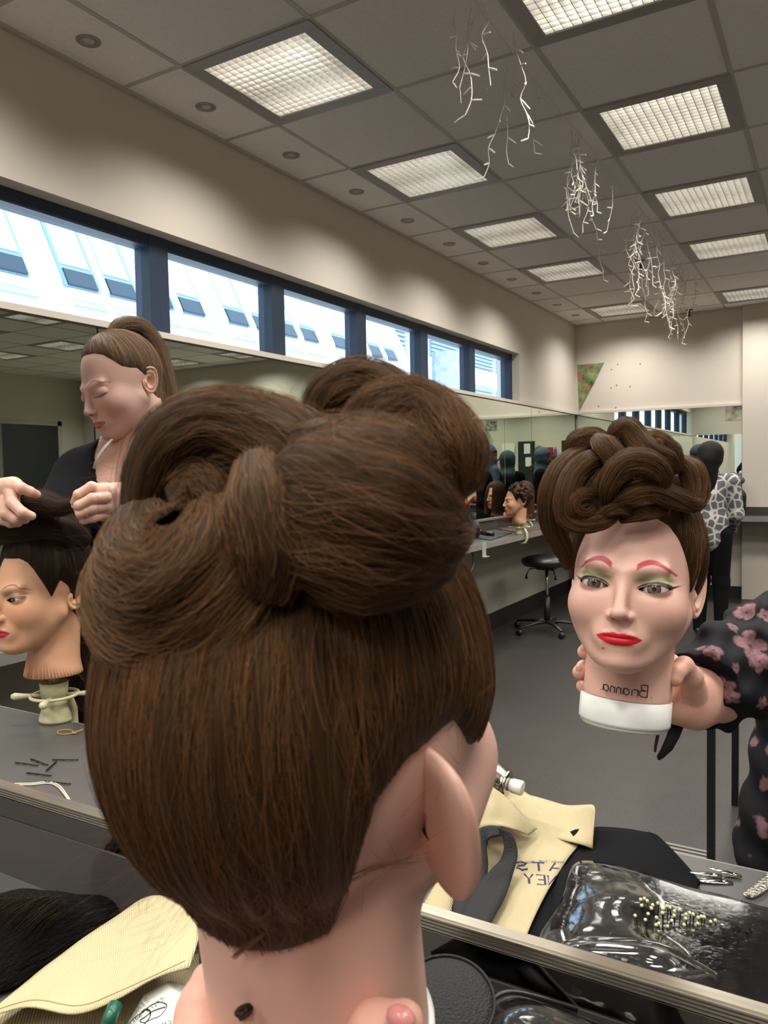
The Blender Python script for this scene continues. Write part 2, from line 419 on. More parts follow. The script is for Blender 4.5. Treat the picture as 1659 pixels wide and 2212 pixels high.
for (y0, y1, z0, z1) in [(-5.4, -4.2, 3.0, 6.0), (-2.9, 1.2, 4.15, 4.62), (1.5, 4.1, 4.15, 4.62), (-2.3, 1.2, 2.8, 3.75), (1.5, 4.1, 2.8, 3.75)]:
    m = MB(); z = z0
    while z < z1-0.05: m.box((-0.9, y0, z), (-0.82, y1, z+0.055)); z += 0.1
    m.build('louvre_vent', m_louv, root)
m = MB(); m.lathe([(0.35, 0), (0.35, 4.05)], 16, (0.2, -3.6, 0)); o = m.build('concrete_column', mat('weathered_concrete', 'a9b3bb', 0.8, var=0.2, vscale=8), None); o.location = (-8, 20, 0)
tag(o, 'round grey concrete column outside beside the louvre vents', 'column')

# ================================================================== dark door, notices and shelves on the far sides (seen in the wall mirrors)
m_door = mat('dark_door', '20262a', 0.4)
root = empty('door_1', (RX, 7.6, 0)); root['kind'] = 'structure'
m = MB().box((-0.03, -0.95, 0), (0, -0.88, 2.23)).box((-0.03, 0.45, 0), (0, 0.52, 2.23)).box((-0.03, -0.95, 2.16), (0, 0.52, 2.23)); m.build('door_frame', mat('door_frame_paint', 'b9b5a6', 0.5), root)
MB().box((-0.02, -0.5, 0), (-0.005, 0.45, 2.15)).build('door_leaf', m_door, root)
MB().box((-0.035, 0.35, 1.0), (-0.02, 0.39, 1.2)).build('handle', m_alu2, root)
MB().box((-0.02, -0.88, 0), (-0.005, -0.5, 2.15)).build('side_panel', mat('door_side_glass', '77786a', 0.3), root)
m_paper = mat('paper', 'e6e4dc', 0.8, var=0.1, vscale=30)
nb = empty('notice_board', (5.0, BY, 1.5), 'black framed notice board with a white sheet on the far wall', 'notice board')
MB().box((-0.3, -0.02, 0), (0.3, 0, 0.7)).build('frame', m_door, nb); MB().box((-0.27, -0.024, 0.03), (0.27, -0.02, 0.67)).build('sheet', m_paper, nb)
FY = MY+0.009
db = MB().box((.74, FY, 0), (1.12, FY+.02, 1.95)).build('dark_cupboard_door', m_door); tag(db, 'dark full height cupboard door reflected behind the headscarves', 'cupboard')
db = MB().box((1.84, FY, 0), (2.08, FY+.02, 1.95)).build('dark_cupboard_door', m_door); tag(db, 'narrow dark cupboard door reflected beside the white door', 'cupboard')
for i, (x0, x1, z0, z1) in enumerate([(.84, .98, 1.68, 1.9), (.82, .95, 1.40, 1.6), (1.2, 1.5, 1.72, 1.92), (1.22, 1.45, 1.45, 1.62)]):
    o = MB().box((x0, FY+.02, z0), (x1, FY+.024, z1)).build('notice', m_paper); tag(o, ['white notice high on the dark cupboard door, reflected', 'white notice lower on the dark cupboard door, reflected', 'wide white notice left of the dark cupboard door, reflected', 'small white notice below the wide one, reflected'][i], 'notice')
wd2 = empty('door_2', (2.4, FY, 0)); wd2['kind'] = 'structure'
MB().box((-.24, 0, 0), (.24, .02, 1.80)).build('door_leaf', mat('white_door', 'cfd0c4', .5), wd2); MB().box((-.28, 0, 0), (-.24, .03, 1.84)).box((.24, 0, 0), (.28, .03, 1.84)).box((-.28, 0, 1.80), (.28, .03, 1.84)).build('door_frame', m_tbar, wd2)
shf = empty('wall_shelf', (.45, FY, 1.6), 'pale wall shelf carrying red boxes, reflected near the far corner', 'shelf')
MB().box((-.26, 0, 0), (.26, .22, .02)).build('board', m_counter, shf); MB().box((-.26, 0, -.3), (.26, .22, -.28)).build('board', m_counter, shf)
m_red = mat('red_box', 'b01030', 0.5)
for i in range(3):
    o = MB().box((.32+i*.065, FY+.03, 1.621), (.378+i*.065, FY+.2, 1.80)).build('box', m_red); tag(o, 'red product box on the wall shelf, %s from its left end' % ordn[i], 'box', 'red boxes on the wall shelf')
for i in range(2):
    o = MB().lathe([(.018, 0), (.018, .13), (.008, .15), (.008, .18)], 12, (.24-.0*i, FY+.08+.08*i, 1.621)).build('bottle', mat('purple_bottle', '6a4a9a', .4)); tag(o, 'purple bottle at the end of the red box shelf, %s of the two' % ['back', 'front'][i], 'bottle', 'bottles on the wall shelf')
o = MB().box((1.62, FY, 2.22), (1.88, FY+.004, 2.45)).build('poster', mat('grey_print', '3c3a44', .6, vscale=16, col2='b9b4ae')); tag(o, 'small grey patterned poster reflected above the headscarf person', 'poster')
# posters
m_post = mat('flower_print', '1f3a1c', 0.5, vscale=9, col2='9bb07a')
nt = m_post.node_tree; N = nt.nodes; L = nt.links; b = N['Principled BSDF']; base = b.inputs['Base Color'].links[0].from_socket
tcn = N.new('ShaderNodeTexCoord'); vo = N.new('ShaderNodeTexVoronoi'); vo.inputs['Scale'].default_value = 9; L.new(tcn.outputs['Object'], vo.inputs['Vector'])
rp = N.new('ShaderNodeValToRGB'); rp.color_ramp.elements[0].position = 0.25; rp.color_ramp.elements[0].color = (1,1,1,1); rp.color_ramp.elements[1].position = 0.35; rp.color_ramp.elements[1].color = (0,0,0,1)
L.new(vo.outputs['Distance'], rp.inputs[0]); mx = N.new('ShaderNodeMixRGB'); mx.inputs[2].default_value = lin('b06a58'); L.new(rp.outputs[0], mx.inputs[0]); L.new(base, mx.inputs[1]); L.new(mx.outputs[0], b.inputs['Base Color'])
o = MB().prism([(WX+0.04, BY, 1.34+0.56+0.06), (WX+0.02, BY, 2.47), (WX+0.315, BY, 2.47), (WX+0.22, BY, 2.28)], (0, -0.004, 0), (0, -0.001, 0)).build('poster', m_post)
tag(o, 'wedge shaped green and pink flower poster in the far corner above the mirrors', 'poster')
o = MB().box((-1.9, MY+0.009, 2.2), (-1.2, MY+0.013, 2.6)).build('poster', mat('mirror_print', '3a2a28', 0.6, vscale=6, col2='cfc2b0'))
tag(o, 'brown and red patterned poster reflected in the far back mirror', 'poster')
m_nail = mat('wall_plug', '4a4640', 0.5)
for i, (x, y) in enumerate([(1334,787), (1383,786), (1321,798), (1332,832), (1361,835), (1293,878), (1330,881), (1320,838)]):
    p = on_y(x, y, BY); o = MB().ball(p, 0.007, 6, 4).build('wall_plug', m_nail)
    tag(o, 'tiny dark screw hole plug on the far wall, %s' % ['upper left of the top pair', 'topmost, farthest right', 'just right of the poster top', 'left of the middle pair', 'right of the middle pair', 'lowest, nearest the poster tip', 'lowest, right of the poster tip', 'beside the poster middle'][i], 'wall plug', 'wall plugs on the far wall')

# ================================================================== icicle lights along the ceiling
m_wire = mat('white_cable', 'd9d3ca', 0.5)
IX = -1.045
def strand_mb(x, y, ln, seed):
    r = random.Random(seed); m = MB(); pts = []; px_, py_ = x, y; z = CZ-0.005; n = max(4, int(ln/0.05))
    for i in range(n+1):
        pts.append((px_, py_, z)); px_ += r.uniform(-0.022, 0.022); py_ += r.uniform(-0.022, 0.022); z -= ln/n
    pts = catmull(pts, 3); m.tube(pts, 0.0020, 5)
    for i in range(1, n+1):
        q = Vector(pts[i*3 if i*3 < len(pts) else -1]); a = r.uniform(0, 2*PI); d = Vector((math.cos(a), math.sin(a), r.uniform(-0.9, 0.1)))*r.uniform(0.022, 0.04)
        m.tube([q, q+d*0.35, q+d], [0.0022, 0.0042, 0.003], 5)
    return m
root = empty('icicle_lights', (0, 0, 0), 'unlit white icicle fairy lights drooping in clumps along the ceiling', 'string lights')
MB().tube([(IX, 1.4, CZ-0.006), (IX-0.02, 3, CZ-0.01), (IX, 5, CZ-0.006), (IX, 8.3, CZ-0.006)], 0.002, 5).build('cable', m_wire, root)
sd = 0
for (y0, ln, n) in [(2.45, 0.36, 2), (2.53, 0.42, 2), (2.80, 0.42, 1), (2.92, 0.50, 2), (3.05, 0.45, 1), (3.66, 0.34, 4), (3.80, 0.50, 5), (3.98, 0.40, 4), (4.2, 0.55, 2), (4.4, 0.5, 1), (4.95, 0.45, 4), (5.1, 0.6, 4), (5.3, 0.62, 4), (5.5, 0.5, 2), (6.15, 0.6, 4), (6.4, 0.6, 3), (6.7, 0.6, 3), (6.9, 0.45, 2)]:
    for j in range(n):
        sd += 1; r = random.Random(sd*3); strand_mb(IX+r.uniform(-0.10, 0.03), y0+r.uniform(-0.07, 0.07), ln*r.uniform(0.55, 1.0), sd).build('light_strand', m_wire, root)
m_smoke = mat('sensor_plastic', '3a3835', 0.5)
for i, (x, y) in enumerate([(1384, 562), (1489, 668)]):
    p = on_z(x, y, CZ); root = empty('ceiling_sprinkler', p, ['small dark sprinkler head on the ceiling between the light rows', 'small dark sprinkler head near the far ceiling edge'][i], 'sprinkler')
    MB().lathe([(0.012, 0), (0.03, -0.004), (0.03, -0.008), (0.008, -0.012)], 12).build('base', m_smoke, root); MB().lathe([(0.008, -0.01), (0.008, -0.06), (0.02, -0.062), (0.02, -0.067)], 10).build('head', m_smoke, root)
# ================================================================== heads, built by tracing a blended solid from its centre
def ell(P, c, r):
    q = (P-np.array(c)); r = np.array(r); k0 = np.sqrt(((q/r)**2).sum(-1)); k1 = np.sqrt(((q/r**2)**2).sum(-1))+1e-9
    return k0*(k0-1)/k1
def cap(P, a, b, ra, rb):
    a = np.array(a); b = np.array(b); ab = b-a; t = np.clip(((P-a)@ab)/(ab@ab), 0, 1)
    return np.sqrt(((P-a-t[..., None]*ab)**2).sum(-1))-(ra+(rb-ra)*t)
def smin(a, b, k): h = np.clip(0.5+0.5*(b-a)/k, 0, 1); return b*(1-h)+a*h-k*h*(1-h)
def smax(a, b, k): return -smin(-a, -b, k)
def head_sdf(P, o):
    q = o.get('short', 1.0)
    if q != 1.0: P = P.copy(); P[..., 2] = np.where(P[..., 2] < 0, P[..., 2]/q, P[..., 2])
    d = ell(P, (0, .014, .034), (.0715, .093, .088))
    d = smin(d, ell(P, (0, -.026, -.022), (.059, .064, .083)), .02)
    for s in (-1, 1):
        d = smin(d, ell(P, (s*.036, -.046, -.028), (.026, .034, .030)), .02)
        d = smin(d, cap(P, (s*.050, .004, -.036), (s*.018, -.054, -.086), .014, .015), .028)
    d = smin(d, ell(P, (0, -.066, -.094), (.021, .021, .016)), .016)
    d = smin(d, cap(P, (0, .030, -.05), (0, .022, -.25), .050, o.get('neck', .052)), .014)
    # sockets, brow, nose, mouth
    for s in (-1, 1):
        d = smax(d, -ell(P, (s*.0315, -.1005, .000), (.021, .0175, .0125)), .010)
        d = smin(d, ell(P, (s*.0315, -.0700, -.0005), (.0165, .0158, .0128)), .003)
        d = smin(d, cap(P, (s*.012, -.084, .017), (s*.040, -.072, .022), .005, .003), .016)
    d = smin(d, cap(P, (0, -.084, .010), (0, -.1035, -.030), .0048, .0066), .010)
    d = smin(d, ell(P, (0, -.103, -.0345), (.0085, .0085, .0070)), .005)
    for s in (-1, 1): d = smin(d, ell(P, (s*.0090, -.0915, -.0375), (.0054, .0095, .0054)), .005)
    d = smin(d, ell(P, (0, -.078, -.064), (.026, .014, .020)), .014)
    d = smin(d, ell(P, (-.006, -.0900, -.0602), (.0100, .0042, .0034)), .004)
    d = smin(d, ell(P, (.006, -.0900, -.0602), (.0100, .0042, .0034)), .004)
    d = smin(d, ell(P, (0, -.0885, -.0685), (.0140, .0056, .0044)), .005)
    d = smax(d, -ell(P, (0, -.0985, -.0645), (.021, .0075, .0006)), .0014)
    if o.get('flare'): d = smin(d, cap(P, (0, .024, o['cut']+.035), (0, .024, o['cut']-.02), .044, o['flare']), .012)
    if o.get('cut') is not None: d = smax(d, o['cut']-P[..., 2], .004)
    return d
CEN = np.array([0, 0, -.01])
def trace(o, AZ, EL):
    D = np.stack([np.sin(AZ)*np.cos(EL), -np.cos(AZ)*np.cos(EL), np.sin(EL)], -1)
    far = np.full(AZ.shape, 0.26); hi = far.copy()
    t = far.copy(); done = np.zeros(AZ.shape, bool)
    for i in range(70):
        d = head_sdf(CEN+D*t[..., None], o)
        t = np.where(np.abs(d) < 2e-5, t, np.maximum(t-d*0.72, 0.01))
    return t, D
def axis(segs):
    out = []
    for a, b, n in segs: out += list(np.linspace(a, b, n, endpoint=False))
    return np.radians(np.array(out))
def eye_mask(X, Z, s, k=1.0, op=1.0):
    u = (X*s-.0315)/.0172; zt = .0058*op*(1-np.clip(u, -1, 1)**2)**.75+u*.0018; zb = -.0052*(1-np.clip(u, -1, 1)**2)**.9+u*.0018
    return (np.abs(u) < k) & (Z < zt*k-.0006) & (Z > zb*k-.0006)
def face_colors(V, o):
    V = V.copy(); V[:, 2] = np.where(V[:, 2] < 0, V[:, 2]/o.get('short', 1.0), V[:, 2]); X, Y, Z = V[:, 0], V[:, 1], V[:, 2]; front = np.clip((-Y-.02)/.02, 0, 1)
    col = np.tile(np.array(o['skin']), (len(V), 1)).astype(float)
    def mixc(m, c, a=1.0):
        m = np.clip(m*front*a, 0, 1)[:, None]; col[:] = col*(1-m)+np.array(c)*m
    def soft(x, w): return np.clip(.5-x/w, 0, 1)
    for s in (-1, 1):
        mixc(np.exp(-((X*s-.042)/.020)**2-((Z+.030)/.020)**2), o.get('blush', (.75, .36, .28)), .30)
    ng = np.array([noise.noise(Vector((v[0]*30, v[1]*30, v[2]*30))) for v in V[::1]])*0.5+.5 if o.get('mottle') else None
    if ng is not None: mixc(ng, (.62, .27, .20), .22)
    # lips
    ax = np.abs(X); lw = .0242
    zt = -.0645+.0074*np.clip(1-(ax/lw)**1.5, 0, 1)**.8-.0016*np.exp(-(ax/.0035)**2); zb = -.0648-.0096*np.clip(1-(ax/(lw*.98))**2, 0, 1)**.75
    if 'lip' in o: mixc(soft(Z-zt, .0010)*soft(zb-Z, .0010)*soft(ax-lw, .001), o['lip'])
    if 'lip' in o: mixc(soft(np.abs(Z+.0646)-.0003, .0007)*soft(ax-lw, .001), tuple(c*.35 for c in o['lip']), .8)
    for s in (-1, 1):
        xs = X*s; u = (xs-.0315)/.0172
        if 'brow' in o:   # arched brow, thick by the nose, thin at the tail
            t = np.clip((xs-.013)/.039, 0, 1); zc = .0205+.0095*np.sin(PI*np.clip(t*1.05, 0, 1)**.85)*.85-.002*t*t*2; th = o.get('bth', .0028)*(1-.75*t)+.0004
            mixc(soft(np.abs(Z-zc)-th, .0012)*soft(.013-xs, .002)*soft(xs-.052, .002), o['brow'], o.get('browa', .9))
        if 'shadow' in o:
            mixc(np.exp(-((Z-.0092-.0015*u)/.0026)**2)*soft(np.abs(u)-1.1, .5), o['shadow'], .9)
            mixc(np.exp(-((Z-.0135)/.0060)**2)*np.exp(-((u+.35)/.9)**2), (.13, .11, .06), .72)
        if o.get('liner'):
            zl = .0058*(1-np.clip(u, -1, 1)**2)**.75+u*.0018-.0004
            mixc(soft(np.abs(Z-zl-.0008)-.0014-.0006*u, .0008)*soft(np.abs(u)-1.02, .06), (.015, .012, .012), o['liner'])
            zw = .0022+(xs-.0475)*.42; mixc(soft(np.abs(Z-zw)-(.0021-(xs-.045)*.16), .0007)*soft(.0445-xs, .001)*soft(xs-.0580, .001), (.015, .012, .012), o['liner'] if o.get('wing') else 0)
            zl = -.0052*(1-np.clip(u, -1, 1)**2)**.9+u*.0018-.0006
            mixc(soft(np.abs(Z-zl)-.0004, .0008)*soft(np.abs(u)-1.0, .1), (.05, .02, .03), o['liner']*.7)
        if o.get('closed'):
            zl = -.0040-.0030*(1-np.clip(u, -1, 1)**2)**.8+u*.001
            mixc(soft(np.abs(Z-zl)-.0010, .0012)*soft(np.abs(u)-1.0, .15), (.02, .012, .012), .95)
            mixc(np.exp(-((Z-.002)/.008)**2)*soft(np.abs(u)-1.2, .5), (.32, .13, .12), .35)
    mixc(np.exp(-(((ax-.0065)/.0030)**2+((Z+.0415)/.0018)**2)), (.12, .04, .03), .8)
    for (x, z, r, c) in o.get('spots', []): mixc(soft(np.hypot(X-x, Z-z)-r, .001), c)
    return col
HEADS = {}
def head_mesh(key, o, res=1.0):
    n = lambda k: max(6, int(k*res))
    az = axis([(-180, -62, n(90)), (-62, 62, n(250)), (62, 180, n(90))]); el = axis([(-89.5, -62, n(44)), (-62, 28, n(190)), (28, 89.5, n(26))])
    EL, AZ = np.meshgrid(el, az, indexing='ij'); R, D = trace(o, AZ, EL)
    V = (CEN+D*R[..., None]); m, k = AZ.shape; flat = V.reshape(-1, 3)
    idx = np.arange(m*k).reshape(m, k); F = []
    hole = np.zeros(m*k, bool)
    if not o.get('closed'):
        for s in (-1, 1): hole |= eye_mask(flat[:, 0], np.where(flat[:, 2] < 0, flat[:, 2]/o.get('short', 1), flat[:, 2]), s, .97, o.get('open', 1)) & (flat[:, 1] < -.06)
    a = idx[:-1, :]; b_ = idx[1:, :]; a2 = np.roll(a, -1, 1); b2 = np.roll(b_, -1, 1)
    Q = np.stack([a, a2, b2, b_], -1).reshape(-1, 4); Q = Q[~(hole[Q].all(1))]
    me = bpy.data.meshes.new(key); vs = [tuple(v) for v in flat]+[tuple(CEN+np.array([0, 0, 1])*R[-1].mean())]
    F = [tuple(int(i) for i in q) for q in Q]+[(int(idx[-1, j]), int(idx[-1, (j+1) % k]), m*k) for j in range(k)]+[tuple(int(idx[0, j]) for j in range(k-1, -1, -1))]
    me.from_pydata(vs, [], F); me.polygons.foreach_set('use_smooth', [True]*len(me.polygons))
    col = face_colors(np.array(vs), o); ca = me.color_attributes.new('paint', 'FLOAT_COLOR', 'POINT')
    ca.data.foreach_set('color', np.hstack([col, np.ones((len(col), 1))]).ravel().astype(np.float32))
    HEADS[key] = (az, el, R)
    return me
def rad(key, az, el):
    A, E_, R = HEADS[key]; az = (az+PI) % (2*PI)-PI
    i = np.clip(np.searchsorted(E_, el)-1, 0, len(E_)-2); j = np.clip(np.searchsorted(A, az)-1, 0, len(A)-2)
    u = np.clip((el-E_[i])/(E_[i+1]-E_[i]), 0, 1); v = np.clip((az-A[j])/(A[j+1]-A[j]), 0, 1)
    return R[i, j]*(1-u)*(1-v)+R[i+1, j]*u*(1-v)+R[i, j+1]*(1-u)*v+R[i+1, j+1]*u*v
def skin_mat(name, rough=0.42, sss=0.15, coat=0.0, spec=0.4):
    return mat(name, (.6, .4, .3), rough, attr='paint', sub=(sss, .006), spec=spec, coat=coat, bump=0.03, bscale=700)
def ear_mb(side, size=1.04, tilt=15, loc=(.0600, .020, .000)):
    m = MB(); nr, nt = 16, 40
    def out(t):
        c_, s_ = math.cos(t), math.sin(t); return .0182*(1+.22*s_)*math.copysign(abs(c_)**.78, c_), .0305*math.copysign(abs(s_)**.86, s_)-.002*c_
    def h(r, t):
        back = .5-.5*math.cos(t); up = math.sin(t)    # cos t>0 is the front edge
        rim = math.exp(-((r-.90)/.085)**2)*(.0050+.0012*back)*(1-.55*max(0, -up)**1.5)*(1 if math.cos(t) < .75 or up > .2 else .4)
        anti = math.exp(-((r-.62)/.10)**2)*.0042*(back**.6)
        bowl = -.0085*max(0, 1-((r*math.cos(t)+.05)**2+(r*math.sin(t)+.12)**2)/.20)**1.2
        trag = .0045*math.exp(-((r*math.cos(t)-.62)**2+(r*math.sin(t)+.15)**2)/.03)
        return rim+anti+bowl+trag
    rows = []
    for i in range(nr+1):
        r = max(.001, i/nr); row = []
        for k in range(nt):
            t = 2*PI*k/nt; a, b = out(t); row.append((a*r, b*r, h(r, t)))
        rows.append(row)
    for i in range(5):
        r = 1-i*.2; row = []
        for k in range(nt):
            t = 2*PI*k/nt; a, b = out(t); row.append((a*max(r*.98, .05), b*max(r*.98, .05), -.0028-.007*(1-r)**.6))
        rows.append(row)
    a = math.radians(tilt); vs = []
    for row in rows:
        for (u, v, w) in row:
            y = -u*math.cos(a)-w*math.sin(a)*.2; x = w*math.cos(a)+(-u)*math.sin(a)
            ln = math.radians(-12); y2 = y*math.cos(ln)-v*math.sin(ln); z2 = y*math.sin(ln)+v*math.cos(ln)
            vs.append((side*(loc[0]+.009*size+x*size), loc[1]+.012*size+y2*size, loc[2]+z2*size))
    fs = [(i*nt+k, i*nt+(k+1) % nt, (i+1)*nt+(k+1) % nt, (i+1)*nt+k) for i in range(len(rows)-1) for k in range(nt)]
    m.add(vs, fs); return m
# eyes: iris painted by distance from the eyeball's own axis
def eye_mat(name, iris):
    m = bpy.data.materials.new(name); m.use_nodes = True; N = m.node_tree.nodes; L = m.node_tree.links; b = N['Principled BSDF']
    tc = N.new('ShaderNodeTexCoord'); mp = N.new('ShaderNodeMapping'); mp.inputs['Scale'].default_value = (1, 0, 1); L.new(tc.outputs['Object'], mp.inputs[0])
    ln = N.new('ShaderNodeVectorMath'); ln.operation = 'LENGTH'; L.new(mp.outputs[0], ln.inputs[0])
    r = N.new('ShaderNodeValToRGB'); e = r.color_ramp.elements
    mm = N.new('ShaderNodeMath'); mm.operation = 'MULTIPLY'; mm.inputs[1].default_value = 100; L.new(ln.outputs['Value'], mm.inputs[0]); L.new(mm.outputs[0], r.inputs[0])
    e[0].position = .0; e[0].color = (.01, .008, .008, 1); e[1].position = 1; e[1].color = (.62, .58, .54, 1)
    for p, c in [(.22, (.01, .008, .008, 1)), (.27, lin(iris)), (.63, tuple(v*.6 for v in lin(iris)[:3])+(1,)), (.70, (.03, .02, .02, 1)), (.76, (.62, .58, .54, 1))]:
        q = e.new(p); q.color = c
    L.new(r.outputs[0], b.inputs['Base Color']); b.inputs['Roughness'].default_value = .12; b.inputs['Coat Weight'].default_value = .6
    return m

# ------------------------------------------------------------------ hair
def hair_mat(name, dark, light, vs=1.0):
    m = bpy.data.materials.new(name); m.use_nodes = True; N = m.node_tree.nodes; L = m.node_tree.links; b = N['Principled BSDF']
    uv = N.new('ShaderNodeUVMap'); mp = N.new('ShaderNodeMapping'); mp.inputs['Scale'].default_value = (1, 1, 1); L.new(uv.outputs[0], mp.inputs[0])
    n = N.new('ShaderNodeTexNoise'); n.inputs['Scale'].default_value = 1.0; n.inputs['Detail'].default_value = 6; n.inputs['Roughness'].default_value = .65; L.new(mp.outputs[0], n.inputs['Vector'])
    r = N.new('ShaderNodeValToRGB'); r.color_ramp.elements[0].position = .30; r.color_ramp.elements[0].color = lin(dark); r.color_ramp.elements[1].position = .72; r.color_ramp.elements[1].color = lin(light)
    L.new(n.outputs['Fac'], r.inputs[0]); L.new(r.outputs[0], b.inputs['Base Color'])
    bp = N.new('ShaderNodeBump'); bp.inputs['Strength'].default_value = .7; bp.inputs['Distance'].default_value = .0015; L.new(n.outputs['Fac'], bp.inputs['Height']); L.new(bp.outputs[0], b.inputs['Normal'])
    b.inputs['Roughness'].default_value = .55; b.inputs['Specular IOR Level'].default_value = .3; b.inputs['Specular Tint'].default_value = (1, .75, .5, 1)
    return m
def strand_mat(name, col):
    m = bpy.data.materials.new(name); m.use_nodes = True; N = m.node_tree.nodes; L = m.node_tree.links; b = N['Principled BSDF']
    hi = N.new('ShaderNodeHairInfo'); r = N.new('ShaderNodeValToRGB'); c = lin(col)
    r.color_ramp.elements[0].color = tuple(v*.25 for v in c[:3])+(1,); r.color_ramp.elements[1].color = tuple(min(1, v*2.6) for v in c[:3])+(1,)
    L.new(hi.outputs['Random'], r.inputs[0]); L.new(r.outputs[0], b.inputs['Base Color']); b.inputs['Roughness'].default_value = .5; b.inputs['Specular IOR Level'].default_value = .4; b.inputs['Specular Tint'].default_value = (1, .72, .45, 1)
    return m
class Strands:
    def __init__(s): s.pts = []; s.rad = []
    def add(s, P, r=.00012): s.pts.append(np.asarray(P, float)); s.rad.append(r)
    def build(s, name, m, parent):
        if not s.pts: return
        hc = bpy.data.hair_curves.new(name); hc.add_curves([len(p) for p in s.pts])
        pos = np.concatenate(s.pts).astype(np.float32); hc.attributes['position'].data.foreach_set('vector', pos.ravel())
        ra = hc.attributes.get('radius') or hc.attributes.new('radius', 'FLOAT', 'POINT')
        rr_ = np.concatenate([np.full(len(p), r)*np.linspace(1, .45, len(p)) for p, r in zip(s.pts, s.rad)]).astype(np.float32); ra.data.foreach_set('value', rr_)
        hc.materials.append(m); o = bpy.data.objects.new(name, hc); C.objects.link(o); o.parent = parent; o['kind'] = 'stuff'
        return o
def roll(parent, name, pts, rad_, m, S=None, n=28, flat=.7, up=(0, 0, 1), nst=300, twist=0.6, uvs=(26, 2.5), srad=.00013, fuzz=.0008, seed=1, seg=7):
    """a lock of hair: swept tube with strands combed along it; pts and radii in the head's own frame"""
    r0 = np.random.RandomState(seed); k = len(pts)
    Pf = catmull(pts, seg); m_ = len(Pf); ra = np.interp(np.linspace(0, k-1, m_), range(k), rad_ if hasattr(rad_, '__len__') else [rad_]*k)
    fl = np.interp(np.linspace(0, k-1, m_), range(k), flat if hasattr(flat, '__len__') else [flat]*k)
    Pf = [Vector(p) for p in Pf]; T = [(Pf[min(i+1, m_-1)]-Pf[max(i-1, 0)]).normalized() for i in range(m_)]
    u = Vector(up); u = (u-T[0]*u.dot(T[0])); u = u.normalized() if u.length > 1e-4 else T[0].orthogonal().normalized(); U = []; W = []
    for i in range(m_):
        u = u-T[i]*u.dot(T[i]); u.normalize(); U.append(u.copy()); W.append(T[i].cross(u))
    vs = []; fs = []; uvc = []; ph = r0.rand()*10
    L_ = sum((Pf[i+1]-Pf[i]).length for i in range(m_-1))
    for i in range(m_):
        for a in range(n+1):
            t = 2*PI*a/n; g = 1+.05*math.sin(5*t+ph+i*.08)+.03*math.sin(11*t+ph*2-i*.1)
            vs.append(Pf[i]+U[i]*(ra[i]*fl[i]*math.cos(t)*g)+W[i]*(ra[i]*math.sin(t)*g)); uvc.append((a/n*uvs[0]+ph, i/(m_-1)*uvs[1]*max(L_, .03)/.1+ph+a/n*twist))
    w = n+1
    for i in range(m_-1):
        for a in range(n): fs.append((i*w+a, i*w+a+1, (i+1)*w+a+1, (i+1)*w+a))
    c0, c1 = len(vs), len(vs)+1; vs += [Pf[0]-T[0]*ra[0]*.35, Pf[-1]+T[-1]*ra[-1]*.35]; uvc += [(0, 0), (0, 0)]
    for a in range(n): fs.append((a+1, a, c0)); fs.append(((m_-1)*w+a, (m_-1)*w+a+1, c1))
    me = bpy.data.meshes.new(name); me.from_pydata([tuple(v) for v in vs], [], fs); me.polygons.foreach_set('use_smooth', [True]*len(fs))
    ul = me.uv_layers.new(name='UVMap'); li = np.empty(len(me.loops), np.int32); me.loops.foreach_get('vertex_index', li)
    ul.data.foreach_set('uv', np.array(uvc)[li].ravel().astype(np.float32)); me.materials.append(m)
    o = bpy.data.objects.new(name, me); C.objects.link(o); o.parent = parent
    if S is not None:
        for q in range(nst):
            t0 = r0.rand()*2*PI; s0 = r0.rand()*.75; s1 = min(1, s0+.2+r0.rand()*.5); off = 1.0+abs(r0.randn())*fuzz*.6/max(ra.mean(), .005)+.012; tw = twist*.4*r0.randn(); pp = []
            wav = r0.randn()*.10
            for j in range(8):
                s = s0+(s1-s0)*j/7; f = s*(m_-1); i = min(int(f), m_-2); v = f-i; t = t0+tw*(s-s0)+wav*math.sin(j*.9)
                g = 1+.05*math.sin(5*t+ph+f*.08)+.03*math.sin(11*t+ph*2-f*.1)
                R_ = (ra[i]*(1-v)+ra[i+1]*v)*off*g+(fuzz*1.5*(j/7)**3*r0.rand()); F_ = fl[i]*(1-v)+fl[i+1]*v
                pp.append(Pf[i].lerp(Pf[i+1], v)+U[i].lerp(U[i+1], v)*(R_*F_*math.cos(t))+W[i].lerp(W[i+1], v)*(R_*math.sin(t)))
            S.add([tuple(p) for p in pp], srad*(.6+.8*r0.rand()))
    return o
def hairline(az, o):
    a = np.abs(np.degrees(az)); kind = o.get('line', 'mannequin')
    if kind == 'back':
        base = np.interp(a, [0, 22, 36, 46, 58, 72, 84, 95, 103, 113, 125, 138, 150, 180], [.078, .078, .070, .056, .030, -.002, .030, .030, .024, .005, -.020, -.038, -.045, -.046])
        right = np.interp(a, [0, 22, 36, 46, 58, 72, 84, 92, 98, 106, 114, 129, 138, 142, 146, 152, 166, 180], [.078, .078, .070, .056, .030, .004, .010, .016, .024, .036, .037, .034, .024, .006, -.020, -.039, -.044, -.046])
        return np.where(np.asarray(az) > 0, right, base)
    if kind == 'mannequin': return np.interp(a, [0, 22, 36, 46, 58, 72, 86, 100, 112, 124, 138, 180], [.078, .078, .070, .056, .030, -.002, .032, .018, -.010, -.034, -.051, -.055])
    return np.interp(a, [0, 25, 45, 58, 70, 84, 96, 108, 122, 140, 180], [.088, .086, .076, .060, .042, .034, .030, .010, -.020, -.045, -.055])
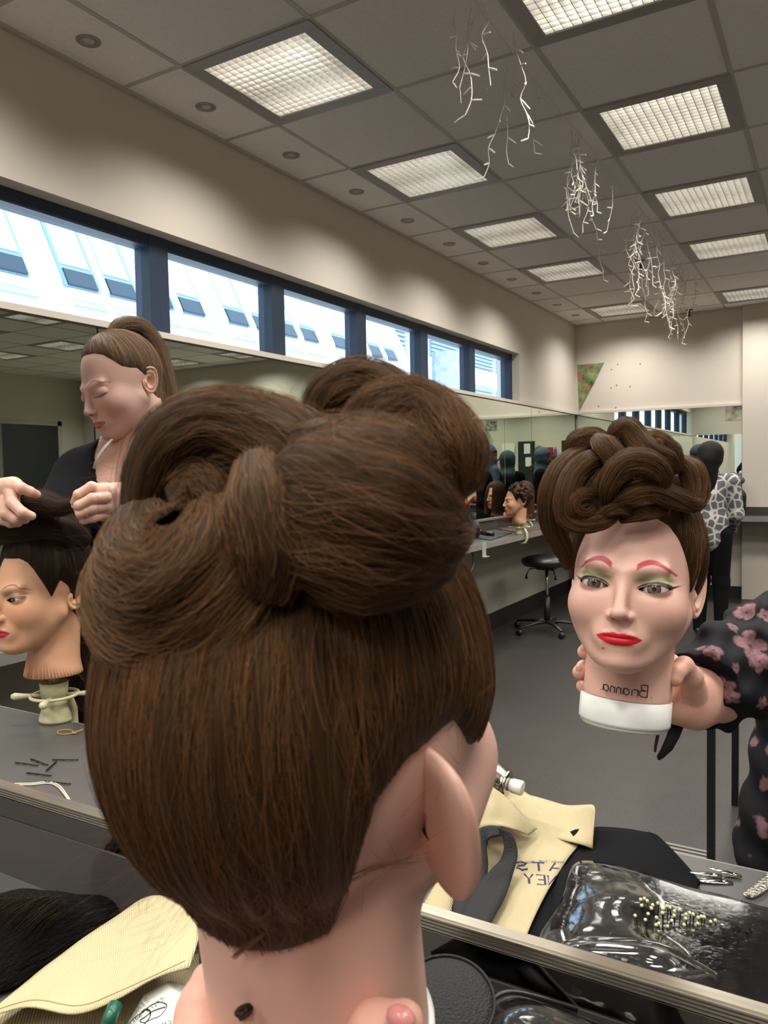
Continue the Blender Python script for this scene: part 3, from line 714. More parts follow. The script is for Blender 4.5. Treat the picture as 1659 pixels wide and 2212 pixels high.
def hair_cap(key, parent, o, m, S, nst, name='hair', srad=.00014, seed=3, sweep=(0, 1), res=1.0, thick=None):
    """combed scalp hair lying over the traced head; strands follow its surface"""
    az = np.linspace(-PI, PI, int(260*res), endpoint=False); el = np.radians(np.linspace(-62, 89, int(130*res)))
    EL, AZ = np.meshgrid(el, az, indexing='ij'); R = rad(key, AZ, EL)
    Z = CEN[2]+np.sin(EL)*R; dz = Z-hairline(AZ, o)
    T = thick or (lambda a, z: .010+.008*np.clip((np.abs(a)-1.2)/1.2, 0, 1))
    t = T(AZ, Z)*np.clip(dz/.022, 0, 1)**.6+np.interp(dz, [-.014, 0, .003], [-.009, -.0008, .0003])
    t = t+.0010*np.sin(AZ*37+np.sin(AZ*11)*2)*np.clip(dz/.03, 0, 1)
    Rc = R+t; D = np.stack([np.sin(AZ)*np.cos(EL), -np.cos(AZ)*np.cos(EL), np.sin(EL)], -1); V = CEN+D*Rc[..., None]
    mm, k = AZ.shape; idx = np.arange(mm*k).reshape(mm, k); keep = (dz > -.013)
    a = idx[:-1]; b_ = idx[1:]; Q = np.stack([a, np.roll(a, -1, 1), np.roll(b_, -1, 1), b_], -1).reshape(-1, 4); Q = Q[keep.ravel()[Q].any(1)]
    me = bpy.data.meshes.new(name); me.from_pydata([tuple(v) for v in V.reshape(-1, 3)], [], [tuple(int(i) for i in q) for q in Q])
    me.polygons.foreach_set('use_smooth', [True]*len(me.polygons)); ul = me.uv_layers.new(name='UVMap')
    UVv = np.stack([AZ*22, EL*1.8], -1).reshape(-1, 2); li = np.empty(len(me.loops), np.int32); me.loops.foreach_get('vertex_index', li); uvq = UVv[li]
    uvq = uvq.reshape(-1, 4, 2); wrap = (uvq[..., 0].max(1)-uvq[..., 0].min(1)) > 60; uvq[wrap, :, 0] = np.where(uvq[wrap, :, 0] < 0, uvq[wrap, :, 0]+2*PI*22, uvq[wrap, :, 0])
    ul.data.foreach_set('uv', uvq.ravel().astype(np.float32)); me.materials.append(m)
    ob = bpy.data.objects.new(name, me); C.objects.link(ob); ob.parent = parent
    r0 = np.random.RandomState(seed); cnt = 0; tries = 0
    while cnt < nst and tries < nst*6:
        tries += 1; a = r0.uniform(-PI, PI); e = math.radians(r0.uniform(-60, 60)); rr0 = rad(key, a, e); z = CEN[2]+math.sin(e)*rr0
        if z < float(hairline(a, o))+.0005: continue
        ln = r0.uniform(.35, 1.1); dr = r0.randn()*.06; pts = []; off = abs(r0.randn())*.0006+.0002; wv = r0.randn()*.035; lift = max(0, r0.randn())*.0009
        for j in range(9):
            s = j/8; ee = e+ln*s*sweep[1]; aa = a+dr*s+wv*math.sin(s*5)+sweep[0]*s*ln
            ee = min(ee, 1.5); R1 = rad(key, aa, ee); z1 = CEN[2]+math.sin(ee)*R1; dd = z1-float(hairline(aa, o))
            tt = T(aa, z1)*min(1, max(0, dd)/.022)**.55
            q = CEN+np.array([math.sin(aa)*math.cos(ee), -math.cos(aa)*math.cos(ee), math.sin(ee)])*(R1+tt+off+lift*s*s); pts.append(q)
        S.add(pts, srad*(.6+.8*r0.rand())); cnt += 1
    return ob

# ---------------------------------------------- the styled training head and its reflection
ORI = at(1366, 1266, .892)
def head_axes(fwd, up):
    Y = -np.array(fwd)/np.linalg.norm(fwd); Z = np.array(up, float); Z -= Y*(Z@Y); Z /= np.linalg.norm(Z); X = np.cross(Y, Z)
    return X, Y, Z
def rotz(v, a): c, s = math.cos(a), math.sin(a); return np.array([c*v[0]-s*v[1], s*v[0]+c*v[1], v[2]])
Lr = ray(1347, 1262); Lr = Lr/np.linalg.norm(Lr); fw = rotz(-Lr, math.radians(-7)); fw[2] -= .00
camR, camU = RM[0], RM[1]
upv = camU*math.cos(math.radians(4.2))+camR*math.sin(math.radians(4.2))*1.0
X, Y, Z = head_axes(fw, upv); HS = 0.97
MV = Matrix.Identity(4)
for i in range(3): MV[i][0], MV[i][1], MV[i][2], MV[i][3] = X[i]*HS, Y[i]*HS, Z[i]*HS, ORI[i]
REF = Matrix(((1,0,0,0),(0,-1,0,2*MY),(0,0,1,0),(0,0,0,1)))
MR = Matrix.Translation((.002, .0, .010)) @ REF @ MV @ Matrix.Rotation(math.radians(-9), 4, 'Z')
IV, IR = MV.inverted(), MR.inverted()
def LV(x, y, D): return IV @ Vector(at(x, y, D))
def LRr(x, y, D): return IR @ Vector(at(x, y, D))
m_skinA = skin_mat('doll_vinyl', .40, .12)
m_brown = hair_mat('brown_hair', '100905', '3e2a18'); s_brown = strand_mat('brown_strand', '4e3520')
m_eyeA = eye_mat('brown_eye', '6e5a50')
oA = dict(skin=(.72, .44, .36), blush=(.66, .33, .27), lip=(.58, .015, .03), brow=(.46, .025, .06), bth=.0034, shadow=(.15, .30, .05), liner=1.0, wing=True, cut=-.153, short=.86,
          neck=.0522, spots=[(-.0155, -.0805, .0018, (.75, .12, .04)), (-.020, -.118, .0016, (.72, .25, .12))])
meA = head_mesh('trained_head', oA, 1.0)
m_band = mat('white_plastic_band', 'dfe1de', .35)
m_bump = mat('black_marker', '1c1820', .6)
def styled_head(root, es=1.04, et=15, el=(.0600, .020, .000)):
    h = bpy.data.objects.new('head', meA); C.objects.link(h); h.parent = root
    if not meA.materials: meA.materials.append(m_skinA)
    for s in (-1, 1):
        e = MB().ball((0, 0, 0), .0150, 24, 16).build('eye', m_eyeA, root, smooth=True); e.location = (s*.0315, -.0690, -.0002)
        ear_mb(s, es, et, el).build('ear', m_skinB, root, smooth=True)
    return h
m_skinB = mat('doll_vinyl_plain', (.70, .43, .345), .40, sub=(.12, .006), spec=.4)
def band(root):
    MB().lathe([(.0500, -.1315), (.0528, -.132), (.0528, -.158), (.0525, -.1605), (.0505, -.1615), (.0505, -.164), (.0485, -.166), (.02, -.166)], 48, (0, .0235, 0), sx=1.0, sy=1.0).build('neck_band', m_band, root, smooth=True, bevel=0)
vroot = empty('mannequin_head', label='reflected training head facing us with red lips, green eyeshadow and rolled brown updo', cat='mannequin head')
vroot.matrix_world = MV
styled_head(vroot); band(vroot)

# name written on the neck in black marker, seen reversed in the mirror
def neck_writing(root):
    L_ = {'B': [[(0,0),(0,1)],[(0,1),(.5,.95),(.45,.6),(.1,.52)],[(.1,.52),(.6,.45),(.55,.05),(0,0)]], 'r': [[(0,0),(0,.55)],[(0,.4),(.2,.55),(.38,.5)]],
         'i': [[(0,0),(0,.5)]], 'a': [[(.45,.5),(.1,.5),(0,.2),(.15,0),(.4,.15),(.45,.5),(.5,0)]], 'n': [[(0,0),(0,.5)],[(0,.35),(.2,.52),(.35,.4),(.38,0)]], '.': [[(0,0),(.03,.03)]]}
    x = 0; m = MB(); W_ = {'B': .75, 'r': .5, 'i': .25, 'a': .68, 'n': .55, '.': .35}
    for ch in '.Brianna.':
        for st in L_[ch]:
            pts = []
            for (u, v) in [(q[0], q[1]) for q in catmull([(a, b, 0) for a, b in st], 4)]:
                wx = .0325-(x+u)*.0128; wz = -.1225+v*.0135+wx*-.02; yy = .0222*1-math.sqrt(max(.0526**2-wx*wx, 1e-6)); pts.append((wx, yy-.0006, wz))
            m.tube(pts, .00065, 6)
        x += W_[ch]
    m.build('name_writing', m_bump, root)
neck_writing(vroot)
SV = Strands()
def thickA(a, z): return .005+.004*np.clip((np.abs(a)-1.0)/1.0, 0, 1)+.004*np.clip((z-.0)/.08, 0, 1)
hair_cap('trained_head', vroot, oA, m_brown, SV, 3800, thick=thickA)
def TT(x, y, D): return LV(1085+x/2.911, 840+y/2.911, D)
vrolls = [  # points (x, y, depth), widths, flatness
 ([(640,385,.865),(500,410,.85),(370,520,.84),(300,680,.84),(310,850,.855),(380,1000,.87),(420,1130,.875)], [60,130,150,140,140,120,60], .8),
 ([(660,480,.83),(560,450,.82),(450,540,.815),(395,680,.81),(400,800,.81),(500,850,.808),(640,820,.81),(740,760,.815)], [60,130,140,130,120,110,110,60], .8),
 ([(600,500,.825),(590,600,.82),(510,690,.82)], [90,120,70], .8),
 ([(600,680,.812),(520,665,.805),(455,700,.803),(455,770,.803),(530,790,.806),(575,750,.81)], [40,70,76,74,60,34], .8),
 ([(590,310,.835),(640,360,.82),(700,430,.815),(750,520,.82)], [80,150,150,100], .85),
 ([(430,430,.86),(470,340,.855),(580,310,.85),(680,350,.845)], [90,140,130,80], .85),
 ([(690,420,.86),(720,300,.845),(780,250,.84),(840,310,.835),(920,400,.825),(1030,450,.825),(1090,520,.83)], [80,130,150,150,150,140,80], .85),
 ([(900,380,.85),(930,320,.84),(1000,340,.835),(1070,420,.835),(1110,520,.84)], [60,100,120,120,70], .85),
 ([(950,330,.830),(985,335,.826),(990,375,.826),(950,375,.83)], [30,44,40,24], .8),
 ([(660,730,.81),(660,630,.80),(720,520,.795),(820,460,.79),(930,480,.79),(1000,560,.795),(960,650,.80)], [70,120,150,160,160,140,60], .85),
 ([(690,720,.805),(800,660,.797),(930,640,.797),(1040,680,.805),(1180,740,.83)], [70,110,130,130,80], .8),
 ([(1100,450,.855),(1180,510,.845),(1215,620,.84),(1190,710,.835),(1100,680,.825),(1030,610,.815)], [100,160,160,150,130,70], .85),
 ([(610,820,.81),(680,760,.803),(760,750,.803),(820,790,.81)], [50,80,76,40], .8),
 ([(740,830,.815),(860,790,.807),(960,770,.807),(1030,740,.82)], [40,80,80,50], .8),
 ([(700,600,.84),(760,560,.83),(820,600,.83)], [110,160,120], .9),
 ([(420,640,.90),(620,560,.89),(850,560,.89),(1100,600,.90)], [240,330,340,240], .9),
 ([(400,820,.90),(620,740,.89),(850,720,.885),(1100,740,.89)], [160,220,220,160], .9),
 ([(520,420,.89),(700,380,.88),(900,420,.88),(1060,500,.88)], [120,200,200,120], .9),
]
for i, (pp, ww, fl) in enumerate(vrolls):
    roll(vroot, 'hair_roll', [TT(*p) for p in pp], [w/2/2.911*.83/F_PX/HS for w in ww], m_brown, SV, flat=fl, nst=420 if i < 15 else 60, seed=20+i, up=(0, -1, .2), srad=.00012, fuzz=.0010)
SV.build('hair_strands', s_brown, vroot)

# the same head held up before the mirror, seen from behind
rroot = empty('mannequin_head', label='large foreground training head seen from behind with brown rolled updo and bare right ear', cat='mannequin head')
rroot.matrix_world = MR
styled_head(rroot, 1.24, 56, (.0585, .019, -.003)); band(rroot)
SR = Strands()
hair_cap('trained_head', rroot, dict(oA, line='back'), m_brown, SR, 9000, thick=thickA, srad=.00011, seed=9)
rrolls = [
 ([(290,1160,.295),(285,1270,.285),(360,1335,.275),(460,1300,.268),(545,1200,.268),(565,1090,.274),(548,1000,.284)], [.010,.019,.024,.024,.019,.013,.006], [.9,.85,.8,.8,.8,.8,.8]),
 ([(310,1125,.30),(320,1230,.282),(400,1260,.272),(470,1190,.272),(460,1100,.284)], [.012,.022,.026,.021,.008], .9),
 ([(380,1090,.30),(430,1060,.30),(470,1090,.295)], [.008,.011,.006], .8),
 ([(310,1140,.315),(330,1030,.31),(375,945,.305),(455,905,.302),(545,918,.30),(630,960,.295),(710,1020,.285)], [.010,.012,.013,.012,.013,.014,.010], .8),
 ([(660,1085,.275),(735,1100,.262),(830,1125,.258),(920,1150,.266),(1000,1142,.282)], [.022,.030,.030,.019,.005], .85),
 ([(630,1180,.272),(740,1205,.262),(860,1215,.264),(955,1205,.276)], [.012,.015,.013,.008], .85),
 ([(640,960,.29),(720,975,.278),(810,1010,.268),(900,1080,.268),(970,1125,.275)], [.008,.013,.014,.010,.004], .8),
 ([(575,1290,.255),(580,1190,.252),(562,1080,.255),(545,985,.268)], [.009,.014,.013,.004], .75),
 ([(760,990,.31),(830,930,.305),(890,930,.305),(945,1000,.30),(970,1080,.30)], [.012,.018,.020,.019,.010], .85),
 ([(705,950,.32),(700,880,.318),(740,835,.315),(800,832,.315),(850,870,.312),(865,930,.31)], [.006,.009,.010,.010,.011,.010], .8),
 ([(730,930,.345),(780,900,.345),(820,930,.345)], [.01,.014,.012], .9),
 ([(632,960,.335),(635,905,.335),(640,872,.335)], [.008,.008,.003], .8),
 ([(400,1100,.385),(480,1080,.385),(600,1080,.38),(800,1050,.35),(930,1080,.34)], [.014,.018,.022,.028,.02], .9),
 ([(400,960,.36),(470,985,.358),(580,980,.355),(680,1000,.35)], [.012,.018,.017,.012], .9),
 ([(310,1260,.335),(450,1240,.335),(640,1180,.330),(800,1160,.32),(920,1160,.32)], [.026,.034,.036,.034,.022], .9),
]
for i, (pp, rr_, fl) in enumerate(rrolls):
    roll(rroot, 'hair_roll', [LRr(*p) for p in pp], [r/HS for r in rr_], m_brown, SR, n=40, flat=fl, nst=1500 if i in (0,1,4,5,8) else 500, seed=50+i, up=(0, 1, .2), srad=.00009, fuzz=.0016, twist=1.6, uvs=(30, 2.5), seg=10)
r0 = np.random.RandomState(77)
def fly(pts, r=.00008, n=6): SR.add([tuple(q) for q in catmull([tuple(LRr(*p)) for p in pts], n)], r)
for k in range(14): fly([(505+r0.randn()*4, 2065+r0.randn()*5, .292), (600+r0.randn()*5, 1995+r0.randn()*3, .283), (700+r0.randn()*5, 1930+r0.randn()*3, .283), (800+r0.randn()*8, 1880+r0.randn()*4, .29), (905+r0.randn()*15, 1860+r0.randn()*12, .31)], .00010)
for k in range(150):
    x, y = r0.uniform(200, 1000), r0.uniform(1300, 2000)
    if y > 1700 and x > 1000-(y-1600)*.45: continue
    dx, dy = r0.randn()*70, -abs(r0.randn())*110-30; d = .285
    fly([(x, y, d), (x+dx*.4, y+dy*.5, d-.004-abs(r0.randn())*.004), (x+dx, y+dy, d-.002)], .00006, 4)
for k in range(240):
    a = r0.uniform(0, PI*1.0); R_ = r0.uniform(.95, 1.04); x, y = 600-400*math.cos(a)*R_, 1250-380*math.sin(a)*R_; d = .31
    dx, dy = r0.randn()*60, r0.randn()*40
    fly([(x, y, d), (x+dx*.5+r0.randn()*12, y+dy*.5-12, d), (x+dx, y+dy, d)], .00005, 4)
for k in range(60):
    x, y = 290+r0.randn()*25, r0.uniform(1750, 2010); x += (y-1850)*.5
    fly([(x+60, y-60, .31), (x, y+20, .305), (x-40-abs(r0.randn())*60, y+70+r0.randn()*30, .30)], .00006, 4)
SR.build('hair_strands', s_brown, rroot)
0 and print('NAPE', LRr(620,2075,.30), LRr(980,1600,.36), LRr(890,1900,.36))
# ================================================================== soft solids from blended capsules
def nets(fn, lo, hi, h):
    lo = np.array(lo, float); n = np.ceil((np.array(hi)-lo)/h).astype(int)+1
    ax = [lo[i]+h*np.arange(n[i]) for i in range(3)]
    D = np.empty(n)
    for i in range(n[0]):
        Yg, Zg = np.meshgrid(ax[1], ax[2], indexing='ij'); P = np.stack([np.full(Yg.shape, ax[0][i]), Yg, Zg], -1); D[i] = fn(P)
    S = D < 0; c = n-1; cnt = np.zeros(c); acc = np.zeros(tuple(c)+(3,))
    corners = [(a, b, d) for a in (0, 1) for b in (0, 1) for d in (0, 1)]
    sl = lambda q: tuple(slice(q[i], c[i]+q[i]) for i in range(3))
    for a in corners:
        for i in range(3):
            if a[i]: continue
            b = list(a); b[i] = 1; b = tuple(b); m = S[sl(a)] != S[sl(b)]
            da, db = D[sl(a)], D[sl(b)]; t = np.where(m, da/np.where(m, da-db, 1), 0)
            cnt += m
            for k in range(3): acc[..., k] += np.where(m, a[k]+(t if k == i else 0), 0)
    act = cnt > 0; idx = -np.ones(c, int); idx[act] = np.arange(act.sum()); I = np.argwhere(act)
    V = lo+h*(I+acc[act]/cnt[act][:, None])
    for _ in range(2):
        d = fn(V); e = h*.3; g = np.stack([fn(V+np.eye(3)[k]*e)-d for k in range(3)], -1)/e; g /= np.maximum((g**2).sum(-1, keepdims=True), .25); V = V-g*np.clip(d, -h, h)[:, None]
    F = []
    for i in range(3):
        j, k = (i+1) % 3, (i+2) % 3; a = [slice(0, n[q]) for q in range(3)]; a[i] = slice(0, n[i]-1); b = list(a); b[i] = slice(1, n[i])
        m = S[tuple(a)] != S[tuple(b)]; w = np.argwhere(m); w = w[(w[:, j] > 0) & (w[:, k] > 0) & (w[:, j] < n[j]-1) & (w[:, k] < n[k]-1)]
        sg = S[tuple(a)][tuple(w.T)]; q = []
        for (dj, dk) in [(1, 1), (0, 1), (0, 0), (1, 0)]:
            u = w.copy(); u[:, j] -= dj; u[:, k] -= dk; q.append(idx[tuple(u.T)])
        q = np.stack(q, -1); q[~sg] = q[~sg][:, ::-1]; F.append(q)
    return V, np.concatenate(F)
def caps(P, L_):
    """L_: (a, b, ra, rb, k); blended in turn"""
    d = None
    for a, b, ra, rb, k in L_:
        e = cap(P, a, b, ra, rb) if not np.allclose(a, b) else np.sqrt(((P-np.array(a))**2).sum(-1))-ra
        d = e if d is None else smin(d, e, k)
    return d
def soft(name, fn, lo, hi, h, m, parent=None, colf=None):
    V, F = nets(fn, lo, hi, h); me = bpy.data.meshes.new(name); me.from_pydata([tuple(v) for v in V], [], [tuple(int(i) for i in f) for f in F])
    me.polygons.foreach_set('use_smooth', [True]*len(F)); me.materials.append(m)
    if colf is not None:
        col = colf(V); ca = me.color_attributes.new('paint', 'FLOAT_COLOR', 'POINT'); ca.data.foreach_set('color', np.hstack([col, np.ones((len(col), 1))]).ravel().astype(np.float32))
    o = bpy.data.objects.new(name, me); C.objects.link(o); o.parent = parent; return o
def chain(pts, k=.006):
    """pts: list of (point, radius) -> capsules"""
    return [(np.array(pts[i][0]), np.array(pts[i+1][0]), pts[i][1], pts[i+1][1], k) for i in range(len(pts)-1)]
def bounds(L_, pad=.02):
    A = np.array([q[0] for q in L_]+[q[1] for q in L_]); r = max(max(q[2], q[3]) for q in L_)
    return A.min(0)-r-pad, A.max(0)+r+pad
def hard_union(groups, kk=.0008):
    def fn(P):
        d = None
        for g in groups:
            e = caps(P, g); d = e if d is None else smin(d, e, kk)
        return d
    return fn
def mat_axes(o, X, Y, Z, s=1.0):
    M_ = Matrix.Identity(4)
    for i in range(3): M_[i][0], M_[i][1], M_[i][2], M_[i][3] = X[i]*s, Y[i]*s, Z[i]*s, o[i]
    return M_
m_skinW = mat('fair_skin', 'd3a896', .5, sub=(.15, .008), var=.05, vscale=18, bump=.05, bscale=260)
m_black = mat('black_jersey', '0b0c10', .9, bump=.1, bscale=300, spec=.15)

# ------------------------------------------------------------------ the young woman styling hair on the left
fwd = RM[2]
W = lambda x, y, D: at(x, y, D)
wroot = empty('person', (-1.45, 1.3, 0), 'young woman with a high ponytail and black T-shirt styling dark doll hair', 'person')
Fw = -camR*.62-fwd*.78-camU*.36; Uw = camU*.93-camR*.02+np.array([0, 0, .1])-camR*.10
Xw, Yw, Zw = head_axes(Fw, Uw)
ORW = W(263, 838, 1.79); MWd = mat_axes(ORW, Xw, Yw, Zw, 1.0)
oW = dict(skin=(.64, .42, .35), blush=(.62, .24, .20), lip=(.44, .15, .13), brow=(.22, .13, .09), bth=.0021, browa=.8, closed=True, mottle=True, cut=-.19, neck=.050, short=.97)
meW = head_mesh('woman_head', oW, .62); m_skinWp = skin_mat('fair_skin_face', .5, .15)
meW.materials.append(m_skinWp)
hw = bpy.data.objects.new('head', meW); C.objects.link(hw)
def under(o, root, M_):  # keep o as a child of root while standing at world matrix M_
    o.parent = root; o.matrix_parent_inverse = Matrix.Identity(4); o.matrix_local = root_inv(root) @ M_
def root_inv(root): return Matrix.Translation(root.location).inverted()
under(hw, wroot, MWd)
for s in (-1, 1):
    e = ear_mb(s, 1.0, 22, (.063, .016, -.002)).build('ear', m_skinW, None, smooth=True); under(e, wroot, MWd)
m_wood = mat('skin_ear', 'c08a78', .5)
m_blond = hair_mat('ash_brown_hair', '2c2119', '6e5a48'); s_blond = strand_mat('ash_strand', '7a6450')
SW = Strands(); hc = hair_cap('woman_head', None, dict(line='w'), m_blond, SW, 2600, thick=lambda a, z: .004+.004*np.clip((z-.0)/.08, 0, 1), srad=.00013, res=.7); under(hc, wroot, MWd)
st = SW.build('hair_strands', s_blond, None); under(st, wroot, MWd)
IW = MWd.inverted(); SP = Strands()
def LW(x, y, D): return tuple(IW @ Vector(W(x, y, D)))
for i, (pp, rr_) in enumerate([([(238,722,1.80),(262,702,1.82),(300,712,1.86),(330,760,1.89),(350,830,1.90),(360,900,1.90),(352,960,1.90)], [.014,.022,.030,.034,.032,.028,.014]),
               ([(262,715,1.81),(290,740,1.83),(322,800,1.87),(340,880,1.88),(338,940,1.89)], [.012,.018,.026,.026,.010])]):
    o = roll(None, 'ponytail', [LW(*p) for p in pp], rr_, m_blond, SP, n=24, flat=.75, nst=800, seed=5+i, srad=.00013, fuzz=.003); under(o, wroot, MWd)
o = SP.build('ponytail_strands', s_blond, None); under(o, wroot, MWd)
# torso, arms and hands
nb_ = W(285, 985, 1.84); shL = W(185, 1035, 1.80); shR = W(400, 1030, 1.93); ch = W(275, 1120, 1.86); be = W(290, 1330, 1.86); hp = W(290, 1480, 1.86)
elL = W(95, 1180, 1.62); wrL = W(-45, 1085, 1.50); elR = W(400, 1260, 1.70); wrR = W(300, 1082, 1.53)
def hip(p, dx): return p+camR*dx
bodyL = [(W(278, 900, 1.82), nb_, .050, .056, .02), (nb_, shL+np.array([0, 0, .01]), .052, .048, .05), (nb_, shR+np.array([0, 0, .01]), .052, .048, .05), (shL+camR*.03-camU*.05, shR-camR*.03-camU*.05, .075, .075, .06),
         (ch-camR*.06, ch+camR*.06, .105, .105, .06), (be-camR*.05, be+camR*.05, .10, .10, .08), (hp-camR*.07, hp+camR*.07, .115, .115, .08)]
armL = chain([(shL, .046), (elL, .038), (wrL, .026)], .03); armR = chain([(shR, .046), (elR, .038), (wrR, .025)], .03)
legs = []
for dx in (-.09, .09):
    a = hip(hp, dx); k = a.copy(); k[2] = .48; f_ = a.copy(); f_[2] = .07; legs += chain([(a, .095), (k, .06), (f_, .045)], .04)
z = lambda x, y: (x/3.318, 640+y/3.318)
def H(x, y, D): return W(x/3.318, 640+y/3.318, D)
handR = [[(wrR, H(860, 1430, 1.47), .024, .022, .01), (H(860, 1420, 1.47), H(740, 1400, 1.44), .021, .017, .012), (H(880, 1480, 1.48), H(760, 1500, 1.45), .021, .018, .012), (H(860, 1530, 1.49), H(740, 1560, 1.46), .017, .014, .012)],
         chain([(H(750,1395,1.44), .0105), (H(655,1365,1.43), .0095), (H(560,1420,1.42), .0085), (H(535,1475,1.43), .0075)], .003),
         chain([(H(760,1440,1.43), .0105), (H(660,1450,1.415), .0098), (H(565,1500,1.41), .0088), (H(560,1530,1.43), .0078)], .003),
         chain([(H(760,1505,1.44), .0100), (H(665,1520,1.42), .0095), (H(575,1555,1.415), .0085), (H(575,1575,1.44), .0075)], .003),
         chain([(H(755,1560,1.45), .0090), (H(680,1585,1.43), .0085), (H(610,1602,1.43), .0078), (H(595,1608,1.45), .007)], .003),
         chain([(H(820,1480,1.49), .012), (H(700,1490,1.50), .010), (H(590,1480,1.49), .0085), (H(540,1500,1.47), .0075)], .003)]
handL = [[(wrL, H(-20, 1420, 1.45), .026, .024, .01), (H(-20, 1400, 1.44), H(90, 1370, 1.42), .024, .020, .012), (H(-20, 1480, 1.45), H(60, 1480, 1.43), .024, .020, .012)],
         chain([(H(90,1345,1.42), .012), (H(150,1375,1.41), .0105), (H(215,1400,1.42), .009), (H(262,1420,1.44), .0075)], .003),
         chain([(H(70,1400,1.41), .0115), (H(85,1480,1.40), .0105), (H(160,1550,1.39), .0095), (H(225,1575,1.40), .008)], .003),
         chain([(H(20,1470,1.41), .0115), (H(40,1560,1.40), .010), (H(110,1600,1.40), .009), (H(180,1600,1.41), .008)], .003),
         chain([(H(-20,1520,1.42), .011), (H(10,1600,1.41), .0095), (H(75,1625,1.41), .0085), (H(130,1625,1.42), .0075)], .003)]
bf = lambda P: caps(P, bodyL+armL+armR)
lo, hi = bounds(bodyL+armL+armR, .01)
def fbody(P): return bf(P)
def place(o, root): o.parent = root; o.matrix_local = Matrix.Translation(root.location).inverted(); return o
place(soft('body', fbody, lo, hi, .009, m_skinW), wroot)
for nm, g in (('hand', handR), ('hand', handL)):
    fl_ = [q for gg in g for q in gg]; lo, hi = bounds(fl_, .004); place(soft(nm, hard_union(g), lo, hi, .0018, m_skinW), wroot)
# T-shirt: a shell over the torso with a deep V and short sleeves
slv = chain([(shL, .056), (shL+(elL-shL)*.62, .055)], .03)+chain([(shR, .056), (shR+(elR-shR)*.62, .055)], .03)
tor = bodyL[1:]
vt = (W(262, 1155, 1.70), )
def fshirt(P):
    d = caps(P, tor+slv)-.010; sh = np.maximum(d, -(caps(P, tor+slv)+.004))
    # wedge open at the neck: narrow at its foot, wide at the shoulders
    q = P-np.array(W(262, 1135, 1.80)); u = q@camR; v = q@camU; w = q@fwd
    wedge = np.maximum(np.abs(u-.012-.10*np.clip(v, 0, 1))-(.012+.40*np.clip(v, 0, .17)), np.maximum(-v, w-.10))
    return smax(sh, -wedge, .006)
lo, hi = bounds(tor+slv, .015); place(soft('tshirt', fshirt, lo, hi, .007, m_black), wroot)
lo, hi = bounds([(q[0], q[1], q[2]+.01, q[3]+.01, q[4]) for q in legs], .01); hi[2] = hp[2]+.1
place(soft('trousers', lambda P: caps(P, [(hp-camR*.07, hp+camR*.07, .125, .125, .05)]+legs)-.008, lo-.13, hi+.13, .014, m_black), wroot)
m_strap = mat('white_strap', 'cfc8c2', .7)
place(MB().tube([H(800, 1025, 1.745), H(745, 1085, 1.727), H(700, 1150, 1.722), H(672, 1235, 1.722)], .0055, 8, flat=.4).build('bra_strap', m_strap, None, smooth=True), wroot)

